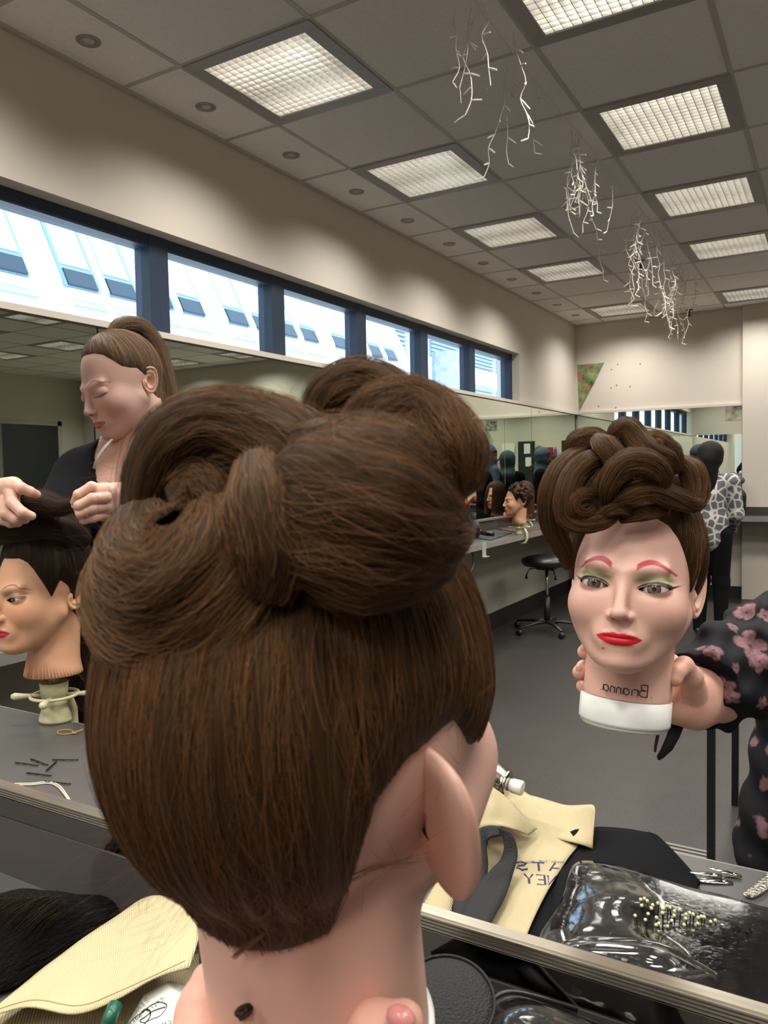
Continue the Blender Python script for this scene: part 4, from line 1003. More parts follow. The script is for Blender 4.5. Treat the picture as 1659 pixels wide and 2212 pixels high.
# ------------------------------------------------------------------ generic standing figure, seen small
def figure(loc, yaw, h, label, top, hairc, legc, hijab=None, lean=0, arm=(.25, 1.0), cover=None, skin=m_skinW):
    root = empty('person', (loc[0], loc[1], 0), label, 'person', rot=(0, 0, yaw)); s = h/1.65
    B = [((0, 0, 1.42*s), (0, -.01-lean*.2, 1.50*s), .05, .05, .02), ((-.15*s, 0, 1.36*s), (.15*s, 0, 1.36*s), .055, .055, .05), ((0, 0, 1.25*s), (0, 0, 1.02*s), .13*s, .115*s, .06)]
    A = []
    for sg in (-1, 1):
        A += chain([((sg*.175*s, 0, 1.36*s), .047), ((sg*.21*s, -.02, 1.08*s), .038), ((sg*.12*s, -arm[0], arm[1]*s), .028)], .02)
    L_ = []
    for sg in (-1, 1): L_ += chain([((sg*.075*s, 0, .90*s), .10*s), ((sg*.085*s, -.01, .48*s), .062*s), ((sg*.09*s, .02, .06), .045*s)], .03)
    hd = [((0, -.005, 1.55*s), (0, 0, 1.60*s), .082, .088, .02), ((0, -.04, 1.515*s), (0, -.03, 1.54*s), .045, .055, .03), ((0, -.09, 1.545*s), (0, -.095, 1.54*s), .012, .013, .02)]
    hands = []
    for sg in (-1, 1):
        c = np.array((sg*.12*s, -arm[0], arm[1]*s)); hands += [(c, c+[0, -.05, 0], .027, .026, .01)]
        for q in range(4): hands += [(c+[(q-1.5)*.017, -.06, 0], c+[(q-1.5)*.018, -.11, -.015], .008, .007, .004)]
    sk = B+A+hd+hands; lo, hi = bounds(sk, .02)
    soft('body', lambda P: caps(P, sk), lo, hi, .012, skin, root)
    cl = B[1:]+A+[((0, 0, 1.0*s), (0, 0, .88*s), .125*s, .13*s, .05)]
    def fc(P): return np.maximum(caps(P, cl)-.012, np.sqrt(((P-np.array((0, -.01, 1.45*s)))**2).sum(-1))*-1+.068)
    lo, hi = bounds(cl, .03); hi[2] = 1.5*s
    def fc2(P):
        d = fc(P)
        for sg in (-1, 1): d = np.maximum(d, .07-np.sqrt(((P-np.array((sg*.12*s, -arm[0]-.05, arm[1]*s)))**2).sum(-1)))
        return d
    soft('top', fc2, lo, hi, .012, top, root)
    lo, hi = bounds(L_, .03); soft('trousers', lambda P: caps(P, L_)-.006, lo, hi, .014, legc, root)
    if hijab is None:
        hh = [((0, .015, 1.57*s), (0, .02, 1.61*s), .095, .100, .02), ((0, .06, 1.55*s), (0, .075, 1.28*s), .075, .055, .03)]
        def fh(P): return smax(caps(P, hh), .070-np.sqrt(((P-np.array((0, -.085, 1.545*s)))**2).sum(-1)), .01)
    else:
        hh = [((0, .005, 1.57*s), (0, .01, 1.61*s), .100, .104, .02), ((0, -.01, 1.50*s), (0, .01, 1.38*s), .085, .11, .04), ((.03, -.09, 1.42*s), (.05, -.12, 1.20*s), .045, .04, .03)]
        def fh(P): return smax(caps(P, hh), .066-np.sqrt(((P-np.array((0, -.10, 1.555*s)))**2).sum(-1)), .01)
    lo, hi = bounds(hh, .02); soft('headscarf' if hijab else 'hair', fh, lo, hi, .009, hijab or hairc, root)
    shoe = MB()
    for sg in (-1, 1): MB().ball((sg*.09*s, -.03, .045), .055, 12, 8, (.8, 2.0, .8)).build('shoe', m_shoe, root, smooth=True)
    return root
m_shoe = mat('black_shoe', '101010', .5); m_jeans = mat('black_jeans', '0c0d10', .9, spec=.12)
m_darkhair = mat('near_black_hair', '0b0807', .6, spec=.2, bump=.4, bscale=60, stretch=(6, 6, 1), var=.3, vscale=40)
m_leaf = mat('leaf_print', '5d5d60', .8, vscale=22, col2='b9b7b2')
nt = m_leaf.node_tree; N = nt.nodes; L = nt.links; b = N['Principled BSDF']
tcn = N.new('ShaderNodeTexCoord'); vo = N.new('ShaderNodeTexVoronoi'); vo.feature = 'DISTANCE_TO_EDGE'; vo.inputs['Scale'].default_value = 17; L.new(tcn.outputs['Object'], vo.inputs['Vector'])
rp = N.new('ShaderNodeValToRGB'); rp.color_ramp.elements[0].position = .06; rp.color_ramp.elements[0].color = lin('b9b7b2'); rp.color_ramp.elements[1].position = .13; rp.color_ramp.elements[1].color = lin('56565a')
L.new(vo.outputs['Distance'], rp.inputs[0]); L.new(rp.outputs[0], b.inputs['Base Color'])
figure((-.86, 6.55), math.radians(176), 1.47, 'person seen from behind in grey leaf print shirt and black jeans at the far counter', m_leaf, m_darkhair, m_jeans, arm=(.22, .92))
m_hij = mat('slate_blue_scarf', '4a5c70', .8, bump=.3, bscale=14); m_hij2 = mat('dark_teal_scarf', '33434f', .8, bump=.3, bscale=14); m_brownskin = mat('warm_skin', '8a5f48', .5)
figure((-1.82, 8.0-.35), math.radians(-85), 1.55, 'person in slate blue headscarf and dark top reflected in the window wall mirror', m_black, m_darkhair, m_jeans, hijab=m_hij, skin=m_brownskin)
figure((-1.35, 7.65), math.radians(20), 1.52, 'person in dark teal headscarf and black top standing near the far counter', m_black, m_darkhair, m_jeans, hijab=m_hij2, skin=m_brownskin)
# ================================================================== clamps
m_cream = mat('cream_plastic', 'c9c6a0', .4, sub=(.1, .005))
def clamp_parts(root):
    MB().lathe([(.010, .078), (.0125, .110), (.017, .150), (.018, .165), (.006, .166)], 20).build('stem', m_cream, root, smooth=True)
    MB().lathe([(.022, .048), (.0255, .050), (.0285, .082), (.0275, .083), (.020, .078), (.012, .074)], 28).build('cup', m_cream, root, smooth=True)
    b = MB(); b.lathe([(.034, .001), (.034, .006), (.029, .022), (.025, .034), (.026, .036), (.026, .044), (.022, .050), (.01, .050)], 28, sy=.85); b.build('base', m_cream, root, smooth=True, bevel=0)
    r = MB(); pts = [(.046*math.cos(a*PI/16), .046*math.sin(a*PI/16), .055) for a in range(33)]; r.tube(pts, .0035, 8, cap=False)
    r.build('hand_ring', m_cream, root, smooth=True)
    for k in range(4):
        a = k*PI/2+.3; d = Vector((math.cos(a), math.sin(a), 0)); q = Vector((0, 0, .055))
        MB().tube([q+d*.024, q+d*.046, q+d*.060, q+d*.078, q+d*.085], [.0035, .0045, .0055, .0080, .0045], 10).build('knob', m_cream, root, smooth=True)
    f = MB(); f.tube([(0, .025, .045), (0, .045, .038), (0, .060, .010), (0, .062, -.035), (0, .052, -.062), (0, .025, -.072), (0, -.005, -.072)], [.012, .012, .012, .012, .012, .011, .010], 10, flat=.8); f.build('bracket', m_cream, root, smooth=True)
    MB().lathe([(.006, -.070), (.006, -.045), (.014, -.043), (.014, -.040)], 12).build('screw', m_cream, root)
# ------------------------------------------------------------------ black haired training head on the near bench
oB = dict(skin=(.66, .36, .22), blush=(.72, .24, .14), lip=(.50, .03, .06), brow=(.12, .05, .03), bth=.0013, browa=.8, shadow=(.42, .17, .10), liner=.6, cut=-.166, neck=.049, flare=.066)
F2 = -camR*.52-RM[2]*.86-camU*.02; X2, Y2, Z2 = head_axes(F2, camU*1.0-camR*.03+np.array([0,0,.15]))
M2 = mat_axes(at(88, 1284, 1.585), X2, Y2, Z2, 1.0)
meB = head_mesh('dark_haired_head', oB, .7); meB.materials.append(skin_mat('tan_doll_vinyl', .42, .1))
m_blackhair = hair_mat('black_hair', '080605', '1f1713'); s_blackhair = strand_mat('black_strand', '241b16'); m_eyeB = eye_mat('dark_eye', '3a2b22')
def doll(M_, label, me, key, capline, haircol, strandcol, nst, res, clampat=None, rolls=(), extra=None, group=None):
    root = empty('mannequin_head', label=label, cat='mannequin head', group=group); root.matrix_world = M_
    h = bpy.data.objects.new('head', me); C.objects.link(h); h.parent = root
    for s in (-1, 1):
        e = MB().ball((0, 0, 0), .0150, 20, 14).build('eye', m_eyeB, root, smooth=True); e.location = (s*.0315, -.0690, -.0002)
        ear_mb(s, 1.05, 18, (.0600, .020, .000)).build('ear', m_skinC, root, smooth=True)
    S = Strands(); hair_cap(key, root, dict(line=capline), haircol, S, nst, res=res, seed=31, thick=lambda a, z: .006+.010*np.clip((z-.0)/.08, 0, 1))
    for i, r_ in enumerate(rolls): roll(root, 'hair_lock', r_[0], r_[1], haircol, S, n=18, flat=.75, nst=r_[2], seed=60+i, fuzz=.004, srad=.00016, twist=1.5)
    if extra: extra(root, S)
    S.build('hair_strands', strandcol, root); return root
m_skinC = mat('tan_doll_plain', (.66, .36, .22), .42)
I2 = M2.inverted()
def L2(x, y, D): return tuple(I2 @ Vector(at(x, y, D)))
def wild(root, S):
    r1 = np.random.RandomState(4)
    for k in range(900):   # loose curly length hanging behind the neck
        x, y = r1.uniform(120, 190), r1.uniform(1150, 1330); d = r1.uniform(1.66, 1.74); p = []; ph = r1.rand()*9
        for j in range(12): p.append(L2(x+math.sin(j*1.3+ph)*7+r1.randn()*1.5+j*1.2, y+j*20, d+math.cos(j*1.3+ph)*.007))
        S.add(p, .00022)
    for k in range(900):   # drawn up between the hands
        a = r1.rand(); x0 = 20+a*150; p = []
        for t in np.linspace(0, 1, 8): p.append(L2(x0*(1-t)+(60+r1.randn()*22)*t, 1190-t*115-math.sin(t*3)*12+r1.randn()*1.5, 1.56-.07*t))
        S.add(p, .00018)
rl = [([L2(-20,1160,1.56), L2(40,1110,1.53), L2(80,1085,1.50), L2(130,1095,1.50), L2(165,1085,1.49)], [.03,.034,.03,.022,.012], 500),
      ([L2(-40,1120,1.58), L2(40,1140,1.57), L2(120,1140,1.58), L2(180,1170,1.62)], [.04,.055,.055,.03], 500),
      ([L2(60,1075,1.50), L2(20,1070,1.48), L2(-30,1085,1.48)], [.014,.02,.02], 200),
      ([L2(135,1150,1.64), L2(165,1240,1.70), L2(175,1340,1.72), L2(178,1440,1.72), L2(176,1530,1.72)], [.04,.045,.045,.045,.025], 700)]
doll(M2, 'black haired training head on a cream clamp being styled by the young woman', meB, 'dark_haired_head', 'mannequin', m_blackhair, s_blackhair, 2600, .6, rolls=rl, extra=wild)
cr = empty('table_clamp', on_z(103, 1562, .84), 'cream plastic table clamp with round hand ring holding the black haired head', 'clamp', rot=(0, 0, math.radians(20))); clamp_parts(cr)
n2 = M2 @ Vector((0, .024, -.166)); cr.location = (n2.x, n2.y+.0, .84)
# ------------------------------------------------------------------ small training heads far down the window counter
oC = dict(oB, cut=-.175, flare=.07); meC = head_mesh('small_head', oC, .33); meC.materials.append(bpy.data.materials['tan_doll_vinyl'])
def small_doll(px_, py_, D, label, F, rolls, strands, capline='mannequin', clamp_z=None, extra=None, xyz=None):
    o = at(px_, py_, D) if xyz is None else np.array(xyz); Xs, Ys, Zs = head_axes(F, (0, 0, 1)); M_ = mat_axes(o, Xs, Ys, Zs, 1.0)
    r = doll(M_, label, meC, 'small_head', capline, m_darkcurl, s_darkcurl, strands, .35, rolls=rolls, extra=extra)
    n = M_ @ Vector((0, .024, -.17)); c = empty('table_clamp', (n.x, n.y, .84), 'cream table clamp '+clamp_z, 'clamp', rot=(0, 0, math.radians(-90))); clamp_parts(c); return r, n
m_darkcurl = hair_mat('dark_brown_hair', '100a08', '3a241c'); s_darkcurl = strand_mat('dark_brown_strand', '3a2219')
def curls(n, seed):
    r1 = random.Random(seed); out = []
    for k in range(n):
        a = r1.uniform(-2.2, 2.2)+PI*.9; e = r1.uniform(-.1, 1.3); c = Vector((math.sin(a)*math.cos(e)*.092, -math.cos(a)*math.cos(e)*.105, .03+math.sin(e)*.10)); t = r1.uniform(0, 6.28); R_ = r1.uniform(.012, .02)
        nrm = c.normalized(); u = nrm.orthogonal().normalized(); v = nrm.cross(u); out.append(([tuple(c+nrm*.004*j+(u*math.cos(t+j)+v*math.sin(t+j))*R_*(1-.08*j)) for j in range(6)], [.006,.009,.010,.010,.009,.005], 40))
    return out
cz = 6.02
q = at(1122, 1080, cz); small_doll(1116, 1083, cz, 'small training head in profile with glossy dark pin curls on the window counter', -camR*.98-RM[2]*.15, curls(44, 3), 500, clamp_z='under the pin curled training head at the window counter')
def bob(root, S):
    r1 = np.random.RandomState(8)
    for k in range(1500):
        a = r1.uniform(-2.9, 2.9); a = a if abs(a) > .35 else a+.4; p = []; e0 = r1.uniform(.5, 1.45)
        for t in np.linspace(0, 1, 9):
            e = e0*(1-t)-.2*t; R_ = rad('small_head', a, max(e, -.2))+.012; pt = CEN+np.array([math.sin(a)*math.cos(e), -math.cos(a)*math.cos(e), math.sin(e)])*R_; pt[2] -= t*t*.12; p.append(pt)
        S.add(p, .0006)
small_doll(0, 0, 0, 'training head with long straight dark bob beside the pin curled one', (.3, -.95, 0), [], 900, clamp_z='under the straight haired training head at the window counter', extra=bob, xyz=(-2.36, 6.50, 1.105))

# ================================================================== black saddle stool and tall black stool legs
m_blk = mat('black_vinyl', '121212', .35); m_chrome = mat('chrome', 'b8b8b5', .15, 1.0); m_blkpl = mat('black_plastic', '161616', .45)
st_ = empty('salon_stool', (-2.06, 6.17, 0), 'black round swivel stool on castors under the window counter', 'stool')
MB().lathe([(.05, .545), (.19, .55), (.205, .575), (.20, .605), (.15, .625), (.02, .628)], 32, sx=1.0, sy=1.0).build('seat', m_blk, st_, smooth=True)
MB().box((-.07, -.05, .515), (.07, .05, .548)).build('mechanism', m_blkpl, st_)
MB().tube([(0, 0, .25), (0, 0, .53)], .014, 14).build('gas_column', m_chrome, st_, smooth=True); MB().tube([(0, 0, .07), (0, 0, .29)], .026, 14).build('sleeve', m_blkpl, st_, smooth=True)
for a in (0, 1): MB().tube([(0, 0, .53), (-.13+.2*a, -.05, .52), (-.15+.24*a, -.06, .48), (-.155+.25*a, -.062, .44)], [.005, .005, .005, .013], 8).build('lever', m_blkpl, st_, smooth=True)
for k in range(5):
    a = 2*PI*k/5+.4; d = Vector((math.cos(a), math.sin(a), 0))
    lg = MB().tube([Vector((0, 0, .085)), d*.12+Vector((0, 0, .085)), d*.29+Vector((0, 0, .062))], [.024, .02, .012], 8, flat=.7).build('leg', m_blkpl, st_, smooth=True)
    MB().lathe([(.001, -.012), (.026, -.012), (.026, .012), (.001, .012)], 16, mtx=Matrix.Translation(d*.29+Vector((0, 0, .027))) @ Matrix.Rotation(PI/2, 4, 'X')).build('castor', m_blkpl, lg, smooth=True)
l1 = on_z(1536, 1876, 0); l2 = on_z(1588, 1738, 0)
ts = empty('stool', (l1[0]+.22, (l1[1]+l2[1])/2, 0), 'tall black stool with straight square legs behind the floral sleeve', 'stool')
c0 = Vector(ts.location); hh = .60
for (x, y) in [(l1[0], l1[1]), (l2[0]-.0, l2[1]), (l1[0]+.44, l1[1]), (l2[0]+.44, l2[1])]: MB().box((x-c0.x-.0125, y-c0.y-.0125, 0), (x-c0.x+.0125, y-c0.y+.0125, hh)).build('leg', m_blkpl, ts, bevel=.002)
w = (l2[1]-l1[1])/2+.03
MB().box((-.25, -w, hh), (.25, w, hh+.045)).build('seat', m_blk, ts, bevel=.01)
m_grille = mat('grey_ribbed_mat', '7d7a72', .5)
g = MB(); yt = on_z(1460, 1832, 0)[1]; xr = on_z(1533, 1852, 0)[0]
for k in range(14): g.box((xr-.42, yt-.02-k*.026, 0), (xr, yt-.02-k*.026+.013, .018))
g.box((xr-.42, yt-.38, 0), (xr, yt, .006)); o = g.build('ribbed_floor_mat', m_grille); tag(o, 'grey ribbed floor grille just beyond the counter edge by the stool leg', 'floor grille')
o = MB().tube(catmull([on_z(1548, 1285, 0)+[0,0,.01], on_z(1562, 1300, 0)+[0,0,.01], on_z(1585, 1350, 0)+[0,0,.01], on_z(1620, 1400, 0)+[0,0,.01], on_z(1650, 1470, 0)+[0,0,.01]], 6), .006, 6).build('power_cable', mat('grey_cable', '8c8a84', .5), smooth=True); tag(o, 'grey cable trailing over the floor by the far pillar', 'cable')

# ================================================================== things on the window counter
CTZ = .84
m_blacktool = mat('black_tool', '101012', .3); m_redband = mat('red_band', 'c22a20', .4)
a, b = np.array([-2.42, 4.98, .862]), np.array([-2.25, 5.33, .862])
a = on_z(1012, 1143, .865); b = on_z(1063, 1154, .862)
tng = empty('curling_iron', a, 'black curling iron with a red band on the grey counter', 'curling iron'); dv = Vector(b)-Vector(a)
MB().tube([Vector((0,0,0)), dv*.6], .011, 10).build('barrel', m_blacktool, tng, smooth=True); MB().tube([dv*.48, dv*.60], .0155, 12).build('band', m_redband, tng, smooth=True); MB().tube([dv*.6, dv], [.016, .019], 12).build('handle', m_blacktool, tng, smooth=True)
def patch(name, corners, z, m, th=.004, bump=.004, n=14, seed=1, parent=None):
    r1 = random.Random(seed); P = []
    c = [Vector(on_z(x, y, z)) for x, y in corners]
    for i in range(n+1):
        row = []
        for j in range(n+1):
            u, v = i/n, j/n; p = (c[0]*(1-u)+c[1]*u)*(1-v)+(c[3]*(1-u)+c[2]*u)*v; p.z = z+.002+abs(noise.noise(Vector((p.x*18+seed, p.y*18, seed))))*bump; row.append(p)
        P.append(row)
    return MB().grid(P).build(name, m, parent, smooth=True, solid=th)
o = patch('heat_mat', [(985, 1158), (1030, 1150), (1108, 1152), (1060, 1168)], CTZ, mat('charcoal_mat', '2c2e33', .7), bump=.012); tag(o, 'crumpled charcoal heat mat on the counter under the curling iron', 'mat')
o = patch('brown_cape', [(1066, 1142), (1120, 1138), (1190, 1141), (1110, 1150)], CTZ, mat('brown_cape_fabric', '4a332c', .7), bump=.006, seed=4); tag(o, 'flat dark brown cape on the counter behind the clamp', 'cape')
for i, (x, y, c_) in enumerate([(998, 1152, 'b8a23c'), (1006, 1150, 'c9503e'), (1014, 1151, 'd98a86'), (1022, 1153, '3f8c5c'), (1029, 1152, '4a9a66')]):
    p = on_z(x, y, CTZ); o = MB().tube([(p[0]-.01, p[1]-.03, CTZ+.012), (p[0]+.01, p[1]+.03, CTZ+.012)], .011, 12).build('perm_rod', mat('rod_%d' % i, c_, .4), smooth=True)
    tag(o, '%s perm rod beside the curling iron' % ['yellow', 'red', 'pink', 'dark green, left,', 'light green, right,'][i], 'perm rod', 'perm rods by the curling iron')
e0 = on_z(988, 1172, CTZ); o = MB().tube(catmull([e0+[0,0,.02], e0+[.06,.02,.0], e0+[.12,.0,-.10], e0+[.13,-.08,-.19], e0+[.10,-.2,-.18], e0+[.09,-.28,-.12]], 8), .007, 8).build('power_cable', mat('grey_flex', '5a585a', .4), smooth=True); tag(o, 'looped grey flex hanging over the edge of the window counter', 'cable')
pb = at(1085, 1182, 5.25); pb[0] = WX+.425; sg = empty('label_holder', pb, 'small clear label holder fixed beneath the window counter edge', 'label holder')
MB().box((-.001, -.03, -.07), (.003, .03, .03)).box((0, -.03, -.07), (.03, .03, -.066)).build('plate', mat('clear_plate', 'c9c9bd', .2, alpha=.55), sg)
m_orange = mat('orange_cloth', 'd8431c', .75, bump=.2, bscale=12)
def lump(name, c, r, m, label, cat, h=.012, seed=1, amp=.25, flatz=None, group=None):
    c = np.array(c); r = np.array(r)
    def fn(P):
        d = ell(P, c, r)*1.0; w = np.sin(P[..., 0]*37+seed)*np.sin(P[..., 1]*31+seed*2)*np.sin(P[..., 2]*41+seed)+.6*np.sin(P[..., 0]*71+P[..., 1]*53+seed*3)
        d = d+w*amp*min(r)*.25; return np.maximum(d, (flatz if flatz is not None else -9)-P[..., 2])
    o = soft(name, fn, c-r*1.25-.02, c+r*1.25+.02, h, m); tag(o, label, cat, group); return o
lump('orange_towel', (-2.30, 7.2, .88), (.14, .30, .065), m_orange, 'crumpled orange towel on the window counter behind the pin curled head', 'towel', flatz=.841, amp=.5)
lump('orange_towel', (-1.20, 8.30, .92), (.10, .09, .11), m_orange, 'orange towel heaped on the back counter near the pillar', 'towel', flatz=.841, amp=.5, seed=6)
m_navy = mat('navy_grey_jacket', '454852', .8, bump=.3, bscale=9); m_bag = mat('black_bag', '0d0d0f', .7)
lump('backpack', (-.90+.0, 8.26, .99), (.14, .10, .16), m_bag, 'black backpack slumped on the back counter against the pillar', 'bag', flatz=.841, seed=2, amp=.3)
lump('jacket', (-.93, 8.30, 1.19), (.15, .11, .07), m_navy, 'grey blue jacket draped on top of the black backpack', 'jacket', seed=9, amp=.4)
lump('coat_pile', (-2.36, 5.25, .90), (.09, .16, .09), mat('dark_coat', '23282c', .8, var=.4, vscale=14), 'pile of dark coats on the window counter left of the training heads', 'coat', flatz=.841, seed=4, amp=.5)
figure((2.1, 6.6), math.radians(150), 1.6, 'person in a grey T-shirt reflected far back in the window wall mirror', mat('grey_tee', '6c7674', .8), m_darkhair, m_jeans)
figure((3.2, 7.3), math.radians(20), 1.6, 'person with long light brown hair reflected far back in the mirror', mat('olive_top', '57584a', .8), mat('light_brown_hair', '4e3d2c', .6), m_jeans)
figure((.9, 5.4), math.radians(-10), 1.62, 'person in a long black top reflected at the right edge of the back mirror', m_black, m_darkhair, m_jeans)
# ================================================================== the person holding the head up: floral blouse, forearm and hand
m_skinP = mat('pink_skin', 'd6a594', .5, sub=(.15, .008), var=.05, vscale=20, bump=.06, bscale=300)
m_nail = mat('finger_nail', 'd9a596', .25)
G = lambda x, y, D: at(x, y, D)
pal0, pal1 = G(1500, 1500, .945), G(1478, 1520, .93)
wr = G(1545, 1500, .975); el_ = G(1790, 1400, 1.16)
hand_g = [
  [(wr, G(1500, 1505, .95), .028, .030, .01), (G(1505, 1485, .95), G(1478, 1462, .955), .024, .018, .015), (G(1500, 1530, .945), G(1462, 1528, .945), .026, .021, .015)],
  chain([(G(1478, 1450, .965), .0125), (G(1425, 1415, .985), .0105), (G(1330, 1400, .985), .0098), (G(1272, 1400, .945), .0090), (G(1262, 1408, .925), .0080)], .003),
  chain([(G(1475, 1480, .965), .0125), (G(1420, 1460, .990), .0108), (G(1325, 1445, .990), .0100), (G(1262, 1443, .945), .0092), (G(1252, 1452, .922), .0084)], .003),
  chain([(G(1470, 1510, .960), .0120), (G(1420, 1500, .985), .0103), (G(1330, 1482, .985), .0095), (G(1268, 1476, .940), .0086), (G(1259, 1482, .922), .0078)], .003),
  chain([(G(1465, 1535, .955), .0110), (G(1420, 1530, .975), .0090), (G(1350, 1515, .980), .0085), (G(1300, 1508, .955), .0075)], .003),
  chain([(G(1500, 1500, .930), .0170), (G(1494, 1462, .910), .0125), (G(1478, 1438, .900), .0105), (G(1462, 1452, .888), .0088), (G(1458, 1468, .884), .0080)], .004)]
arm = chain([(wr, .029), (G(1640, 1460, 1.03), .036), (el_, .044)], .03)
hand_g[0] = hand_g[0]+arm
torso_c = np.array([.36, 1.42, 1.18])
FLOW = [(1612,1322,30,0.4),(1583,1352,16,1.5),(1540,1402,24,0.2),(1512,1398,14,2.2),(1622,1395,38,1.1),(1638,1428,26,.5),(1565,1482,24,2.0),(1580,1505,18,.7),(1648,1520,16,.2),(1500,1440,12,1.3),(1512,1468,10,.4),(1525,1500,9,2.4),(1655,1330,18,.8),(1590,1440,12,.3)]
def floral(V):
    col = np.tile([.006, .006, .008], (len(V), 1)).astype(float)
    d = (V-CAM) @ RM.T; x = 829.5+F_PX*d[:, 0]/d[:, 2]; y = 1106-F_PX*d[:, 1]/d[:, 2]
    # printed flowers at fixed places on the cloth, five pointed petals each
    for k, (cx, cy, r, ph) in enumerate(FLOW):
        c0 = V[np.argmin((x-cx)**2+(y-cy)**2+d[:, 2]*3000)]
        rel = V-c0; u = rel @ camR; v = rel @ camU; w = rel @ RM[2]; rr_ = np.sqrt(u*u+v*v+w*w*.5)/(r*.95/F_PX); th = np.arctan2(v, u)+ph
        pet = .50+.50*np.abs(np.cos(2.5*th))**.6; m = np.clip((pet-rr_)/.12, 0, 1)
        vein = np.clip(.5+.5*np.cos(26*th+4*rr_)+.3*np.cos(9*rr_+th*3), 0, 1); base = np.array([.25, .13, .155])*(1-.75*vein[:, None])+np.array([.34, .20, .18])*(.25*vein[:, None])
        core = np.clip(1-rr_/.2, 0, 1)[:, None]; base = base*(1-core)+np.array([.03, .01, .02])*core
        col = col*(1-m[:, None])+base*m[:, None]
    r1 = random.Random(5)
    ng = np.array([noise.noise(Vector((p[0]*16, p[1]*16, p[2]*16))) for p in V]); far = (x > 1700) | (y > 1600)
    m = np.clip((ng-.30)/.05, 0, 1)*far; col = col*(1-m[:, None])+np.array([.19, .10, .12])*m[:, None]
    return col
m_floral = mat('black_floral_blouse', '0a0a0c', .85, attr='paint', bump=.25, bscale=26, spec=.2)
slv_c = chain([(G(1528, 1478, .965), .047), (G(1580, 1455, 1.0), .058), (G(1680, 1400, 1.07), .068), (el_, .072)], .03)
up_c = chain([(el_, .072), (np.array([.27, 1.40, 1.36]), .085)], .03)
def fsleeve(P):
    q = P.copy(); w = .0045*np.sin(P[..., 0]*95+P[..., 2]*60)+.003*np.sin(P[..., 2]*140+P[..., 1]*50)+.002*np.sin(P[..., 0]*210-P[..., 2]*90)
    sh = caps(P, slv_c+up_c)+w; c = np.array(G(1535, 1480, .967)); ax = np.array(G(1600, 1452, 1.01))-c; ax /= np.linalg.norm(ax)
    return np.maximum(sh, -((P-c)@ax+.020+.006*np.sin(P[..., 2]*120)))
def ftorso(P):
    t = [((torso_c-[0,0,.3]), (torso_c+[0,0,.10]), .15, .155, .05), (torso_c+[-.12,-.02,.18], torso_c+[.14,.02,.18], .07, .07, .06)]
    return caps(P, [(np.array(a), np.array(b), c, d_, k) for a, b, c, d_, k in t])+.004*np.sin(P[..., 2]*60+P[..., 0]*40)
def person_holding(tr, name_label, full=True):
    root = empty('person', (0, 0, 0), name_label, 'person')
    fl_ = [q for gg in hand_g for q in gg]; lo, hi = bounds(fl_, .004); hi[0] = max(hi[0], el_[0]+.05)
    soft('forearm_and_hand', hard_union(hand_g, .0015), lo, hi, .0022, m_skinP, root)
    for (c, n) in [(G(1250, 1444, .9165), 1), (G(1257, 1480, .917), 1), (G(1260, 1401, .920), 1)]:
        MB().ball(c, .0050, 10, 8, (.8, .6, 1.1)).build('fingernail', m_nail, root, smooth=True)
    lo, hi = bounds(slv_c+up_c, .02); soft('sleeve', fsleeve, lo, hi, .0026, m_floral, root, floral)
    t = MB(); 
    P = [[G(x, y, D) for (x, y, D) in row] for row in [[(1450,1560,.95),(1478,1566,.95)],[(1440,1590,.945),(1468,1592,.945)],[(1428,1618,.942),(1452,1620,.942)],[(1419,1634,.94),(1432,1638,.94)],[(1421,1641,.94),(1424,1642,.94)]]]
    t.grid(P); t.build('sleeve_tie', m_blouse_plain, root, smooth=True, solid=.002)
    t = MB(); t.grid([[G(x, y, D) for (x, y, D) in row] for row in [[(1423,1565,.935),(1430,1565,.935)],[(1417,1590,.935),(1424,1590,.935)],[(1413,1612,.935),(1419,1613,.935)],[(1413,1624,.935),(1417,1625,.935)]]])
    t.build('sleeve_tie', m_tie2, root, smooth=True, solid=.0015)
    if full:
        lo = torso_c-[.32,.25,.5]; hi = torso_c+[.36,.25,.36]; soft('blouse', ftorso, lo, hi, .011, m_floral, root, floral)
        h = bpy.data.objects.new('head', meW); C.objects.link(h); h.parent = root; h.matrix_world = mat_axes(torso_c+[.0,-.03,.50], *head_axes((-.3,-1,-.1), (0,0,1)))
        c = hair_cap('woman_head', root, dict(line='w'), m_brown, Strands(), 1, res=.5); c.matrix_world = h.matrix_world
        lg = []
        for s in (-1, 1): lg += chain([(torso_c+[s*.09,0,-.28], .10), (np.array([torso_c[0]+s*.09, torso_c[1], .48]), .065), (np.array([torso_c[0]+s*.09, torso_c[1], .05]), .05)], .03)
        lo, hi = bounds(lg, .02); soft('trousers', lambda P: caps(P, lg), lo, hi, .014, m_black, root)
        oc = chain([(torso_c+[.12,0,.18], .07), (G(1725, 1560, 1.22), .06), (G(1668, 1800, 1.17), .048), (G(1652, 1862, 1.15), .038)], .02)
        lo, hi = bounds(oc, .02); soft('other_sleeve', lambda P: caps(P, oc)+.004*np.sin(P[..., 2]*90+P[..., 0]*60), lo, hi, .005, m_floral, root, lambda V: floral2(V))
    if tr is not None: root.matrix_world = tr
    return root
def floral2(V):
    col = np.tile([.006, .006, .008], (len(V), 1)).astype(float); ng = np.array([noise.noise(Vector((p[0]*38, p[1]*38, p[2]*38))) for p in V]); m = np.clip((ng-.33)/.05, 0, 1)
    return col*(1-m[:, None])+np.array([.19, .10, .12])*m[:, None]
m_blouse_plain = mat('blouse_tie_fabric', '0b0b0d', .85); m_tie2 = mat('blouse_tie_floral', '1a1013', .85, vscale=60, col2='6a4450')
person_holding(None, 'reflected person in black floral blouse gripping the neck of the training head')
0 and person_holding(REF, 'hand and floral sleeve of the person holding up the foreground head', full=False)
